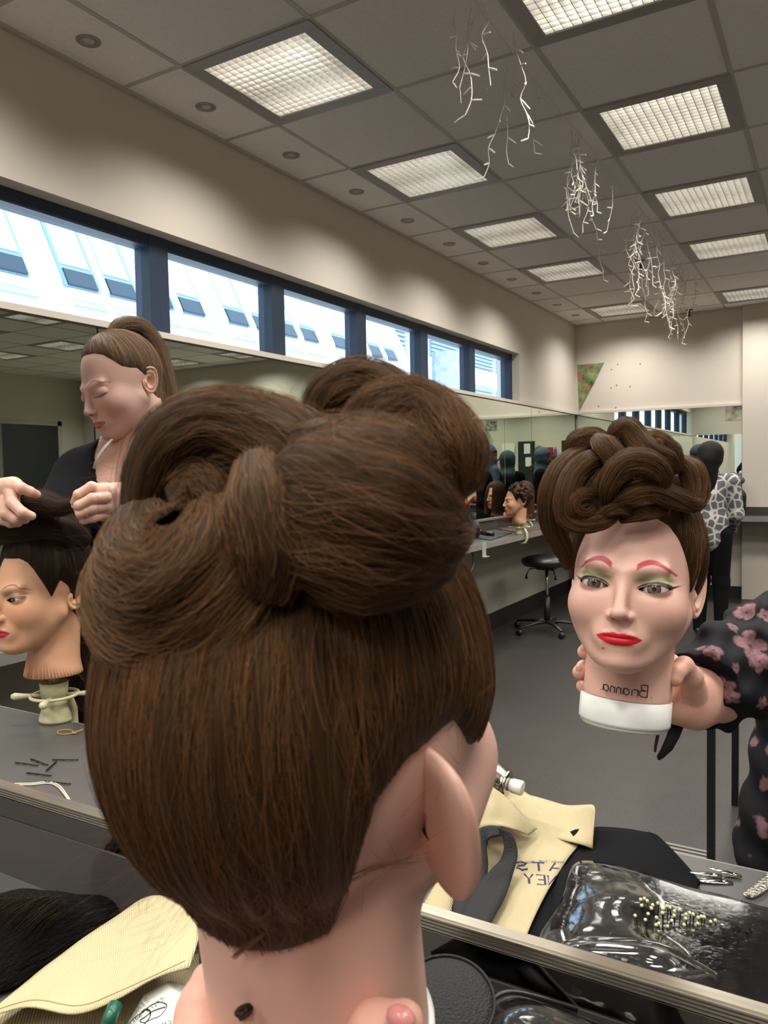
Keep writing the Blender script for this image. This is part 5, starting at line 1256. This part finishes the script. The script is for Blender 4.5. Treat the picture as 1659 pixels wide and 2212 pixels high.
# dark scrunchie-like curl and finger seen at the foot of the foreground neck
# ================================================================== bench items seen in the mirror
def cloth(name, rows, m, parent=None, sub=5, th=.0016, wr=.0, wf=40, seed=1, fn=None, zmin=.844, real=False):
    """rows of (x, y, distance) control points, smoothly interpolated to a cloth surface of real thickness"""
    P = np.array([[np.array(fn(*q) if fn else at(*q)) for q in r] for r in rows])
    A = [catmull(list(r), sub) for r in P]; A = np.array(A); B = np.array([catmull(list(A[:, j]), sub) for j in range(A.shape[1])]).transpose(1, 0, 2)
    if wr:
        B = B.copy()
        for i in range(B.shape[0]):
            for j in range(B.shape[1]):
                q = B[i, j]; B[i, j] = q+np.array([.4, -.6, .7])*noise.noise(Vector(q*wf)+Vector((seed, 0, 0)))*wr
    for i in range(B.shape[0]):
        for j in range(B.shape[1]):
            q = B[i, j]
            if q[2] < zmin: q = CAM+(q-CAM)*((zmin-1.34)/(q[2]-1.34))
            if not real and q[1] < MY+.014: q = np.array([q[0], MY+.014, max(q[2], zmin)])
            if real and q[1] > MY-.016: q = np.array([q[0], MY-.016, q[2]])
            B[i, j] = q
    return MB().grid([list(r) for r in B]).build(name, m, parent, smooth=True, solid=th)
m_canvas = mat('cream_canvas', 'b3a683', .85, var=.05, vscale=8, bump=.3, bscale=4)
nt = m_canvas.node_tree; N = nt.nodes; L = nt.links; b = N['Principled BSDF']; tc = N.new('ShaderNodeTexCoord'); wv = N.new('ShaderNodeTexWave'); wv.inputs['Scale'].default_value = 170; wv.bands_direction = 'DIAGONAL'
L.new(tc.outputs['Object'], wv.inputs['Vector']); bp = N.new('ShaderNodeBump'); bp.inputs['Strength'].default_value = .35; bp.inputs['Distance'].default_value = .002; L.new(wv.outputs['Fac'], bp.inputs['Height']); L.new(bp.outputs[0], b.inputs['Normal'])
m_web = mat('black_webbing', '17181a', .8, bump=.3, bscale=400); m_navyink = mat('navy_ink', '27305a', .8); m_seamd = mat('stitching', 'a08c60', .8)
Zm = lambda x, y, D: (860+x/3.607, 1620+y/3.607, D)      # from a close look at the bag
tote = empty('tote_bag', (0, 0, 0), 'cream ribbed canvas tote bag with black handles and navy lettering, reflected', 'bag')
cloth('back_panel', [[Zm(520,150,1.10),Zm(700,330,1.09),Zm(850,420,1.08),Zm(1010,560,1.06),Zm(1130,660,1.05)],
                     [Zm(640,240,1.05),Zm(860,250,1.12),Zm(1050,370,1.12),Zm(1290,430,1.10),Zm(1510,432,1.08)]][::-1], m_canvas, tote, wr=.006, wf=16)
cloth('top_hem', [[Zm(900,340,1.12),Zm(1060,360,1.12),Zm(1280,425,1.10),Zm(1400,440,1.08),Zm(1515,432,1.06),Zm(1530,480,1.04)],
                  [Zm(860,400,1.08),Zm(1010,500,1.07),Zm(1180,560,1.06),Zm(1330,590,1.05),Zm(1460,600,1.03),Zm(1526,600,1.02)],
                  [Zm(860,480,1.04),Zm(1000,600,1.03),Zm(1150,665,1.02),Zm(1300,705,1.01),Zm(1420,740,1.00),Zm(1512,775,1.00)]], m_canvas, tote, wr=.004, wf=20)
cloth('fold', [[Zm(400,120,1.06),Zm(560,150,1.05),Zm(690,260,1.03),Zm(860,380,1.02),Zm(980,520,1.01),Zm(1080,620,1.01)],
               [Zm(380,420,1.03),Zm(560,430,1.01),Zm(700,430,.99),Zm(820,500,.985),Zm(930,580,.985),Zm(1050,640,1.0)],
               [Zm(360,760,1.0),Zm(520,690,.985),Zm(640,610,.97),Zm(780,590,.965),Zm(900,620,.97),Zm(1020,660,.99)]], m_canvas, tote, wr=.003)
cloth('front_panel', zmin=.852, rows=[[Zm(620,430,1.01),Zm(850,470,1.02),Zm(1120,540,1.04),Zm(1420,640,1.04)],[Zm(640,640,1.00),Zm(850,660,1.0),Zm(1120,690,1.01),Zm(1400,745,1.01)],
                      [Zm(600,880,.97),Zm(830,880,.965),Zm(1060,860,.96),Zm(1320,850,.97)],
                      [Zm(560,1150,.93),Zm(760,1150,.92),Zm(960,1130,.92),Zm(1170,1090,.925)],
                      [Zm(520,1400,.87),Zm(700,1420,.865),Zm(880,1440,.86),Zm(1050,1330,.87)],
                      [Zm(520,1560,.83),Zm(680,1600,.82),Zm(820,1640,.815),Zm(960,1560,.82)]], m=m_canvas, parent=tote, wr=.002)
cloth('side_panel', [[Zm(380,900,.98),Zm(560,860,.98)],[Zm(180,1240,.93),Zm(430,1180,.93)],[Zm(120,1420,.87),Zm(410,1440,.87)],[Zm(100,1560,.84),Zm(350,1600,.84)]], m_canvas, tote, wr=.002)
cloth('bottom_corner', [[Zm(1150,1140,.93),Zm(1240,1200,.93)],[Zm(1060,1320,.90),Zm(1180,1360,.90)],[Zm(1030,1400,.88),Zm(1110,1440,.88)]], m_canvas, tote)
cloth('handle', zmin=.859, rows=[[Zm(430,1560,.83),Zm(720,1560,.83)],[Zm(430,1200,.90),Zm(700,1390,.868)],[Zm(455,950,.935),Zm(680,1150,.90)],[Zm(530,720,.955),Zm(700,930,.93)],[Zm(640,610,.965),Zm(690,760,.95)],[Zm(760,595,.962),Zm(705,690,.95)],[Zm(850,640,.955),Zm(800,665,.952)]], m=m_web, parent=tote, th=.003)
cloth('handle', zmin=.864, rows=[[Zm(780,600,.955),Zm(800,640,.953)],[Zm(880,650,.945),Zm(830,740,.945)],[Zm(930,790,.935),Zm(800,860,.935)],[Zm(900,950,.915),Zm(720,940,.915)],[Zm(840,1120,.89),Zm(600,1090,.89)],[Zm(770,1250,.872),Zm(510,1230,.872)],[Zm(710,1370,.857),Zm(480,1370,.857)],[Zm(640,1560,.82),Zm(480,1560,.82)]], m=m_web, parent=tote, th=.003)
FONT = {'A': [[(0,0),(.5,1),(1,0)],[(.2,.4),(.8,.4)]], 'T': [[(0,1),(1,1)],[(.5,1),(.5,0)]], 'S': [[(.95,.85),(.5,1),(.1,.8),(.3,.55),(.75,.45),(.95,.2),(.5,0),(.05,.15)]], 'N': [[(0,0),(0,1),(1,0),(1,1)]], 'E': [[(1,0),(0,0),(0,1),(1,1)],[(0,.5),(.8,.5)]],
        'Y': [[(0,1),(.5,.5),(1,1)],[(.5,.5),(.5,0)]], 'M': [[(0,0),(0,1),(.5,.4),(1,1),(1,0)]], 'G': [[(1,.8),(.5,1),(0,.5),(.5,0),(1,.2),(1,.5),(.6,.5)]], 'Z': [[(0,1),(1,1),(0,0),(1,0)]], 'I': [[(.5,0),(.5,1)]], 'L': [[(0,1),(0,0),(1,0)]], 'W': [[(0,1),(.25,0),(.5,.7),(.75,0),(1,1)]], 'R': [[(0,0),(0,1),(.9,.8),(0,.5),(1,0)]], 'D': [[(0,0),(0,1),(.9,.7),(.9,.3),(0,0)]],
        'e': [[(.05,.3),(.9,.3),(.6,.6),(.15,.5),(.05,.2),(.4,0),(.9,.1)]], 'x': [[(.1,.55),(.9,0)],[(.1,0),(.9,.55)]], 't': [[(.4,.9),(.4,0)],[(.1,.6),(.8,.6)]], 'r': [[(.2,0),(.2,.6)],[(.2,.4),(.8,.6)]], 'a': [[(.8,.55),(.2,.5),(.1,.15),(.4,0),(.8,.2)],[(.8,.6),(.85,0)]], 'c': [[(.85,.5),(.3,.55),(.1,.3),(.35,0),(.85,.08)]], 'h': [[(.1,1),(.1,0)],[(.1,.4),(.6,.55),(.8,0)]], 'w': [[(0,.6),(.25,0),(.5,.5),(.75,0),(1,.6)]], ' ': []}
def snapz(q):
    d = q-CAM; best = None
    hit = front_bvh.ray_cast(Vector(CAM), Vector(d).normalized())
    return np.array(hit[0])-d/np.linalg.norm(d)*.0012 if hit[0] is not None else q
def write(text, p0, p1, hgt, th, m, name, parent, fn=at, mirror=False, lift=-.004, arc=0.0, up=None, snap=False):
    """strokes along the line p0 -> p1 ((x, y, distance)); mirror reverses as a mirror does"""
    a, b_ = np.array(fn(*p0)), np.array(fn(*p1)); L_ = len(text); R_ = (b_-a)/L_; U = np.cross(RM[2], R_); U = np.array(up) if up is not None else U; U = -U if (U@camU) < 0 and up is None else U; U = U/np.linalg.norm(U)*hgt; mb = MB()
    for i, ch in enumerate(text):
        for stk in FONT[ch]:
            pts = []
            for (u, v) in stk: s = (i+.12+.72*u)/L_; pts.append(snapz(a+(b_-a)*s+U*(v+arc*math.sin(PI*s))+RM[2]*lift) if snap else a+(b_-a)*s+U*(v+arc*math.sin(PI*s))+RM[2]*lift)
            mb.tube(pts, th, 5, flat=.5)
    return mb.build(name, m, parent)
from mathutils.bvhtree import BVHTree
front_panel = [c for c in tote.children if c.name.startswith('front_panel')][0]
front_bvh = BVHTree.FromPolygons([tuple(v.co) for v in front_panel.data.vertices], [tuple(q.vertices) for q in front_panel.data.polygons])
# lettering, reversed by the mirror: text runs from right to left
write('ATS', (860+1290/3.607, 1620+950/3.607, .953), (860+900/3.607, 1620+930/3.607, .953), .010, .0014, m_navyink, 'lettering', tote, up=camU*.98-camR*.1, lift=0, snap=True)
write('NEY', (860+1250/3.607, 1620+1060/3.607, .937), (860+975/3.607, 1620+1040/3.607, .937), .0115, .0015, m_navyink, 'lettering', tote, up=camU*.98-camR*.1, lift=0, snap=True)
write('MAGAZINE AWARDS', (860+1290/3.607, 1620+885/3.607, .958), (860+925/3.607, 1620+900/3.607, .955), .0028, .0004, m_navyink, 'small_lettering', tote, up=camU*.98-camR*.1, arc=.8, lift=0, snap=True)
# spray can peeping from the bag
canr = empty('spray_can', at(1090, 1692, 1.055), 'silver topped hairspray can with white nozzle lying in the cream tote', 'spray can')
ax = (Vector(at(1122, 1700, 1.045))-Vector(at(1000, 1664, 1.085))).normalized(); canr.rotation_euler = ax.to_track_quat('Z', 'Y').to_euler()
m_tin = mat('tinplate', 'b3afa2', .22, 1.0); m_paleblue = mat('pale_blue_can', 'aab9b8', .25, .3); m_whitepl = mat('white_plastic', 'e9e7e0', .35)
MB().lathe([(.001, -.17), (.0265, -.17), (.0265, -.030), (.0262, -.026)], 32).build('can_body', m_paleblue, canr, smooth=True)
MB().lathe([(.0262, -.027), (.0278, -.026), (.0278, -.023), (.026, -.021), (.024, -.012), (.0175, -.002), (.0165, .001), (.0180, .002), (.0180, .005), (.0165, .006), (.010, .007)], 32).build('dome', m_tin, canr, smooth=True)
MB().lathe([(.008, .006), (.0085, .010), (.0095, .011), (.0100, .024), (.0085, .026), (.001, .0255)], 20).build('nozzle', m_whitepl, canr, smooth=True)
# black cloth pouch
def wedge(name, top, m, label, cat, thick, parent=None, wr=.003):
    r_ = empty(name, (0, 0, 0), label, cat) if parent is None else parent; return r_
pch = empty('black_pouch', (0, 0, 0), 'flat black fabric case with piped seam behind the clear vinyl bag', 'case')
cloth('panel', zmin=.846, rows=[[(1235,1795,1.03),(1290,1793,1.06),(1350,1798,1.06),(1402,1806,1.055)],[(1222,1850,1.0),(1300,1850,1.01),(1390,1850,1.01),(1455,1858,1.01)],[(1196,1940,.95),(1290,1920,.96),(1400,1905,.965),(1505,1912,.965)],[(1190,2020,.88),(1280,1990,.91),(1400,1960,.93),(1500,1935,.95)]], m=m_black, parent=pch, wr=.005, wf=14, th=.012)
cloth('edge_strip', [[(1400,1800,1.053),(1420,1808,1.05)],[(1425,1826,1.035),(1445,1832,1.035)],[(1462,1862,1.00),(1480,1870,1.0)],[(1500,1912,.962),(1512,1908,.965)]], m_black, pch, th=.006)
MB().tube(catmull([at(1398,1802,1.045), at(1425,1838,1.02), at(1450,1862,1.0), at(1478,1905,.965)], 6), .0018, 6).build('piping', m_blk, pch, smooth=True)
# black cloth under everything
o = cloth('black_cloth', [[(1225,1830,1.05),(1300,1850,1.05),(1330,1900,1.03)],[(1170,1920,.985),(1210,1940,.975),(1260,1990,.95)],[(1120,2010,.93),(1160,2030,.92),(1220,2060,.90)],[(1050,2080,.885),(1090,2100,.87),(1180,2120,.86)]], m_black, None, wr=.004, th=.004); tag(o, 'black cloth between the tote bag and the clear vinyl bag', 'cloth')
# clear vinyl bag with dark contents and a pin brush
m_vinyl = mat('clear_vinyl', 'ffffff', .04, trans=1.0, bump=.25, bscale=30); m_vinyl.node_tree.nodes['Principled BSDF'].inputs['IOR'].default_value = 1.18
m_vinyl.node_tree.nodes['Principled BSDF'].inputs['Coat Weight'].default_value = 1.0; m_vinyl.node_tree.nodes['Principled BSDF'].inputs['Coat Roughness'].default_value = .06
vin = empty('clear_vinyl_bag', (0, 0, 0), 'clear vinyl zip bag with black piping holding a hairbrush, reflected', 'bag')
V_rows = [[(1215,1945,.930),(1232,1880,.955),(1270,1862,.96),(1380,1885,.945),(1520,1925,.925),(1720,1975,.90)],
          [(1195,1975,.895),(1240,1925,.885),(1330,1915,.875),(1440,1945,.86),(1560,1980,.84),(1740,2030,.82)],
          [(1165,2020,.855),(1220,1985,.835),(1330,1985,.815),(1450,2020,.80),(1570,2060,.785),(1760,2120,.77)],
          [(1150,2060,.825),(1220,2040,.79),(1330,2040,.765),(1450,2070,.75),(1560,2120,.74),(1780,2190,.725)],
          [(1135,2090,.79),(1220,2100,.765),(1330,2120,.75),(1450,2160,.735),(1560,2210,.72),(1790,2290,.71)]]
cloth('vinyl_skin', V_rows, m_vinyl, vin, zmin=.862, wr=.010, wf=17, th=.0012, sub=7)
m_cont = mat('dark_contents', '0b0d0e', .5, var=.6, vscale=30, bump=.5, bscale=20)
cloth('dark_contents', [[(x+4, y+4, D+.012+.008*(i > 0)) for (x, y, D) in r] for i, r in enumerate(V_rows)], m_cont, vin, zmin=.850, wr=.006, wf=30, th=.002)
MB().tube(catmull([at(1150,2068,.825), at(1168,2018,.855), at(1198,1970,.895), at(1216,1930,.935), at(1230,1884,.955), at(1268,1864,.960), at(1380,1886,.945), at(1520,1926,.925), at(1720,1976,.90)], 6), .0026, 8).build('piping', m_blk, vin, smooth=True)
MB().tube(catmull([at(1150,2075,.81), at(1240,2035,.775), at(1330,2032,.758), at(1420,2042,.752), at(1500,2080,.742), at(1550,2110,.735)], 6), .0035, 8).build('welded_seam', m_vinyl, vin, smooth=True)
MB().box((-.004, -.003, -.010), (.004, .003, .010), Matrix.Translation(at(1214, 1950, .925))).box((-.006, -.002, -.016), (.001, .002, -.008), Matrix.Translation(at(1212, 1958, .922))).build('zip_pull', m_tin, vin)
br = empty('hairbrush', (0, 0, 0), 'black pin hairbrush with pale bristle tips seen through the clear bag', 'hairbrush')
m_pad = mat('brush_pad', '14100e', .5); m_tip = mat('bristle_tip', 'd2cf9c', .4); m_pinm = mat('bristle_shaft', '1a1613', .4)
brow_ = [(1395,1945,.858), (1640,2015,.825), (1590,2080,.80), (1350,1990,.828)]
cloth('brush_pad', [[(1330,1985,.856),(1385,1940,.868)],[(1450,2030,.845),(1500,1970,.855)],[(1570,2085,.83),(1630,2010,.84)]], m_pad, br, th=.01)
tips = [(1384,1943),(1392,1941),(1398,1946),(1386,1956),(1410,1955),(1407,1962),(1421,1951),(1400,1974),(1394,1987),(1418,1982),(1432,1963),(1431,1972),(1441,1957),(1447,1960),(1423,1995),(1417,1998),(1457,1968),(1456,1978),(1451,1989),(1442,2001),(1468,1965),(1482,1975),(1481,1984),(1478,1998),(1469,2011),(1490,1972),(1497,1975),(1508,1982),(1507,1995),(1494,2021),(1515,1980),(1521,1981),(1535,1991),(1545,1988),(1534,2003),(1525,2032),(1560,1999),(1562,2009),(1552,2038),(1586,2006),(1587,2017),(1593,2002),(1598,2004),(1614,2014),(1617,2025),(1611,2036),(1622,2010),(1603,2052),(1379,2000),(1372,1978)]
for i, (x, y) in enumerate(tips):
    a, b_ = at(x, y, .800+.00001*x+(y-1990)*-.0003), at(x+2, y+13, .830+(y-1990)*-.0003); p = MB().tube([b_, a], .0006, 5).build('bristle', m_pinm, br); MB().ball(a, .0019, 8, 6).build('bristle_tip', m_tip, p, smooth=True)
write('Sti Lin', (1488, 2004, .80), (1600, 2046, .79), .006, .0006, m_tip, 'brush_lettering', br, up=camU) if False else None
# clips, comb and tools along the counter edge
m_clip = mat('clip_steel', 'b9b9b2', .2, 1.0)
for i, (a, b_, w) in enumerate([((1483,1884,.950),(1560,1892,.942),.005),((1505,1902,.938),(1582,1907,.934),.006),((1528,1874,.955),(1602,1893,.944),.0045)]):
    r_ = empty('hair_clip', at(*a), 'metal sectioning clip on the counter edge, %s of three' % ['left', 'lowest', 'right'][i], 'hair clip', 'metal sectioning clips at the counter edge'); d = Vector(at(*b_))-Vector(at(*a))
    MB().tube([Vector((0,0,0)), d*.5, d], [w*.5, w*.9, w*.7], 8, flat=.35).build('upper_jaw', m_clip, r_, smooth=True)
    MB().tube([Vector((0,0,-.006)), d*.5+Vector((0,0,-.007)), d+Vector((0,0,-.004))], [w*.5, w*.9, w*.7], 8, flat=.35).build('lower_jaw', m_clip, r_, smooth=True)
    MB().ball(d*.8, w*.8, 10, 6, (1, 1, .5)).build('hinge', m_clip, r_, smooth=True)
o = cloth('ornate_comb', [[(1606,1932,.955),(1625,1938,.95)],[(1632,1912,.965),(1650,1926,.955)],[(1668,1880,.985),(1690,1892,.975)]], mat('ornate_silver', 'd6d2c8', .2, .9, bump=.8, bscale=260), th=.004); tag(o, 'ornate silver comb lying at the right edge beyond the clear bag', 'comb')
# hairpins, elastic and white cord on the reflected bench
m_pin = mat('hairpin_steel', '1c1712', .35, .6)
for i, (a, b_) in enumerate([((33,1647),(82,1653)), ((66,1639),(103,1652)), ((113,1641),(168,1641)), ((100,1665),(121,1645)), ((57,1669),(110,1675)), ((95,1687),(152,1693))]):
    p, q = Vector(on_z(a[0], a[1], .8425)), Vector(on_z(b_[0], b_[1], .8425)); d = q-p; n_ = Vector((-d.y, d.x, 0)).normalized(); m = MB()
    m.tube([q, p+d*.06+n_*.0012, p+n_*.0006, p-n_*.0006, p+d*.06-n_*.0012], .0008, 6)
    pts = [p+d*.06-n_*.0012+d*.94*t-n_*.0012*math.sin(t*6*PI)*(1 if t < .7 else 0) for t in np.linspace(0, 1, 20)]; m.tube(pts, .0008, 6); m.ball(q, .0014, 6, 5)
    o = m.build('hairpin', m_pin, smooth=True); tag(o, ['dark hairpin with a yellow fleck, leftmost of the loose six', 'short dark hairpin crossing above the leftmost one', 'long horizontal dark hairpin, farthest right', 'slanting dark hairpin touching the horizontal one', 'dark hairpin lying alone, second nearest the cord', 'pale ridged hairpin just above the white cord'][i], 'hairpin', 'hairpins on the bench')
ce = Vector(on_z(141, 1581, .843)); m = MB(); m.tube([ce+Vector((.017*math.cos(a)+.0, .013*math.sin(a), 0)) for a in np.linspace(0, 2*PI, 24)], .0010, 6, cap=False); m.tube([ce+Vector((.017, 0, 0)), ce+Vector((.024, .006, .002)), ce+Vector((.030, .018, .004))], .0012, 6); m.tube([ce+Vector((.017, 0, 0)), ce+Vector((.028, .004, .001))], .0012, 6)
o = m.build('hair_elastic', mat('tan_elastic', 'b38a3c', .6)); tag(o, 'thin tan hair elastic on the bench beside the clamp', 'hair elastic')
m_cord = mat('white_cord', 'cfc9b4', .6); crd = empty('white_cord', (0, 0, 0), 'doubled thin white cord curving across the bench to the mirror channel', 'cord')
for dx in (0, 3): MB().tube(catmull([on_z(-30+dx, 1697, .842), on_z(30, 1693+dx, .842), on_z(70, 1692+dx, .842), on_z(105, 1689+dx, .842), on_z(128-dx, 1697+dx, .842), on_z(146-dx, 1720+dx*.5, .842), on_z(158-dx, 1742, .842)], 8), .0011, 6).build('strand', m_cord, crd, smooth=True)

# ================================================================== this side of the mirror
cloth_c = empty('tote_bag', (0, 0, 0), 'cream canvas flap of the bag at the bottom left foreground', 'bag')
cloth('flap', [[(-40,2200,.70),(60,2120,.745),(170,2035,.775),(260,1975,.80),(330,1935,.81),(430,1960,.79)],
               [(-40,2205,.69),(80,2150,.71),(190,2100,.725),(290,2050,.74),(370,2020,.745),(430,2020,.745)],
               [(-40,2200,.67),(60,2175,.665),(160,2190,.66),(250,2160,.66),(330,2115,.67),(410,2090,.69)]], m_canvas, cloth_c, wr=.002, sub=6, real=True)
cloth('inner_panel', [[(-40,2190,.76),(160,2150,.78),(430,2060,.79)],[(-40,2330,.74),(160,2330,.75),(430,2300,.74)]], m_canvas, cloth_c, real=True)
MB().tube(catmull([at(-40,2192,.663), at(70,2160,.66), at(170,2172,.652), at(260,2140,.652), at(400,2075,.682)], 8), .0005, 5).build('stitch_line', m_seamd, cloth_c)
cn2 = empty('spray_can', (0, 0, 0), 'white labelled styling spray lying in the foreground bag', 'spray can')
ctr = [at(325, 2290, .68), at(262, 2420, .60)]
m_label = mat('can_label', 'd7dad2', .4); m_green = mat('green_can', '1f5a46', .3)
d = Vector(ctr[1])-Vector(ctr[0]); m = MB(); c0 = Vector(at(335, 2270, .672)); axx = (Vector(at(420, 2130, .70))-Vector(at(260, 2420, .66))).normalized()
MB().tube([c0-axx*.12, c0-axx*.118, c0+axx*.030, c0+axx*.048], [.03, .0325, .0325, .020], 32).build('can_body', m_label, cn2, smooth=True)
MB().tube([c0-axx*.12, c0-axx*.0], [.0335, .0335], 32).build('sleeve', m_label, cn2, smooth=True) if False else None
MB().tube([at(232, 2212, .640), at(250, 2170, .655)], .006, 12).build('green_edge', m_green, cn2, smooth=True)
m_ink = mat('dark_ink', '33302c', .6)
Zl = lambda x, y, D=.628: (200+x/7.541, 2080+y/7.541, D)
def stroke(pts, r): return MB().tube(catmull([at(*Zl(*q)) for q in pts], 6), r, 6, flat=.4)
stroke([(600,990),(700,880),(840,790),(860,760),(960,690),(1080,640),(1190,670),(1200,740),(1100,860),(960,920),(850,970),(780,960),(780,930),(860,880),(960,800),(1080,750),(1190,720)], .0008).build('logo_stroke', m_ink, cn2)
stroke([(760,880),(800,800),(860,760),(930,780),(940,860),(900,930),(840,1000)], .0010).build('logo_stroke', m_ink, cn2)
write('extra care', Zl(1150, 540), Zl(560, 980), .0042, .00035, m_ink, 'lettering', cn2, up=-(camU*.7+camR*-.6), lift=-.001)
write('STYLIN', Zl(900, 540), Zl(490, 910), .0034, .00028, m_ink, 'lettering', cn2, up=-(camU*.7+camR*-.6), lift=-.001)
write('Schw', Zl(1400, 900), Zl(1010, 990), .0046, .0004, m_ink, 'lettering', cn2, up=-(camU*.95+camR*-.2), lift=-.001)
# black hairpiece at the left
hp0 = [np.array(on_z(60, 2080, .86)), np.array(on_z(190, 2010, .86))]
m_fur = mat('black_hairpiece', '0b0b0b', .9, bump=.8, bscale=200, stretch=(1, .2, 1), spec=.1)
cc = np.array(on_z(110, 2080, .86)); cc[2] = .845
o = soft('hairpiece', lambda P: np.maximum(caps(P, [(np.array(at(-160,2260,.76)), np.array(at(30,2090,.83)), .075, .070, .03), (np.array(at(30,2090,.83)), np.array(at(180,2030,.865)), .07, .045, .03)])+.0015*np.sin(P[..., 0]*90)*np.sin(P[..., 1]*110), .843-P[..., 2]), cc-[.36,.26,.01], cc+[.24,.24,.14], .006, m_fur)
tag(o, 'black hairpiece lying on the counter at the lower left', 'hairpiece'); SF = Strands(); r1 = np.random.RandomState(6)
for k in range(1500):
    u = r1.rand()*.72; q0 = np.array(at(-60+u*290, 2130-u*110+r1.randn()*22, .80)); q0[2] = max(q0[2], .895+r1.rand()*.02); SF.add([q0+np.array([-t*(.03+.02*math.sin(k)), t*.03*math.cos(k*1.7), .004*math.sin(3*t)-.02*t]) for t in np.linspace(0, 1, 6)], .00014)
for k in range(260):
    x = r1.uniform(-60, 230); y = 1965+abs(x-150)*.28+r1.randn()*6+(30 if x < 40 else 0); SF.add([at(x, y+20, .87), at(x-14+r1.randn()*8, y-2, .87), at(x-32+r1.randn()*18, y-4+r1.randn()*8, .868)], .00012)
SF.build('frayed_strands', strand_mat('fur_strand', '0b0a09'), o)
# black round case and second clear bag at the foot of the picture
rc = empty('round_case', (0, 0, 0), 'black round zipped case at the bottom beside the foreground neck', 'case')
c1 = np.array(at(965, 2160, .60)); nrm = (CAM-c1)/np.linalg.norm(CAM-c1)*.5+np.array([0,0,.8]); nrm /= np.linalg.norm(nrm); Mq = Matrix.Translation(c1) @ Vector(nrm).to_track_quat('Z', 'Y').to_matrix().to_4x4()
MB().lathe([(.001, .004), (.030, .003), (.036, .0), (.0365, -.03), (.001, -.03)], 40, mtx=Mq).build('lid', mat('black_mesh_fabric', '131315', .7, bump=.5, bscale=500), rc, smooth=True)
MB().tube([Mq @ Vector((.0365*math.cos(a), .0365*math.sin(a), .001)) for a in np.linspace(0, 2*PI, 48)], .0012, 6, cap=False).build('piping', m_web, rc, smooth=True)
v2 = empty('clear_vinyl_bag', (0, 0, 0), 'clear vinyl bag with black edge piping at the bottom edge of the view', 'bag')
R2 = [[(1040,2215,.60),(1060,2165,.615),(1105,2143,.62),(1200,2165,.62),(1330,2210,.615),(1480,2290,.60)],[(1050,2260,.56),(1100,2200,.575),(1180,2190,.575),(1260,2215,.57),(1360,2260,.565),(1480,2340,.56)],[(1060,2330,.53),(1120,2290,.53),(1200,2290,.53),(1290,2310,.53),(1380,2350,.53),(1480,2420,.53)]]
cloth('vinyl_skin', R2, m_vinyl, v2, wr=.008, wf=22, sub=7, th=.0012, real=True, zmin=.86); cloth('dark_contents', [[(x+3, y+6, D+.012) for (x, y, D) in r] for r in R2], m_cont, v2, wr=.005, wf=30, th=.002, real=True)
MB().tube(catmull([at(*q) for q in R2[0]], 7), .0022, 8).build('piping', m_blk, v2, smooth=True)
o = cloth('black_cloth', [[(880,2120,.67),(1100,2130,.66),(1400,2225,.64),(1750,2350,.60)],[(880,2260,.58),(1100,2260,.58),(1400,2330,.57),(1750,2450,.55)]], m_black, None, wr=.003, th=.003, real=True); tag(o, 'black cloth under the case and clear bag in the foreground', 'cloth')
# hand of the person holding the foreground head: thumb edge left of the neck and a fingertip in front
fr = empty('person', (0, 0, 0), 'hand with pink nail gripping the foreground neck at the bottom of the view', 'person')
g1 = chain([(at(452,2118,.352), .008), (at(444,2180,.348), .0125), (at(440,2290,.335), .017), (at(520,2470,.325), .024)], .004)
g2 = chain([(at(872,2207,.298), .0078), (at(812,2224,.303), .0098), (at(760,2292,.314), .0125), (at(640,2440,.325), .020)], .004)
g3 = chain([(at(520,2480,.325), .026), (at(640,2560,.32), .03), (np.array([-.12, .02, .93]), .034), (np.array([-.02, -.12, .9]), .04)], .01)
for g_ in (g1+g2+g3,): lo, hi = bounds(g_, .005); soft('hand', lambda P: caps(P, g_), lo, hi, .0022, m_skinP, fr)
MB().ball(at(866, 2199, .2905), .0050, 14, 10, (1.2, .8, .9)).build('fingernail', mat('pink_nail', 'd98f8c', .2), fr, smooth=True)
o = MB().tube(catmull([LRr(0,0,1)*0+Vector(at(522+13*math.cos(t*1.9)+2.4*t, 2180+11*math.sin(t*1.63)+1.6*t, .30+.002*t)) for t in np.linspace(0, 17, 40)], 3), .0013, 6).build('hair_curl', s_darkcurl and m_darkcurl, smooth=True); tag(o, 'small dark curl of hair at the base of the foreground neck', 'hair')
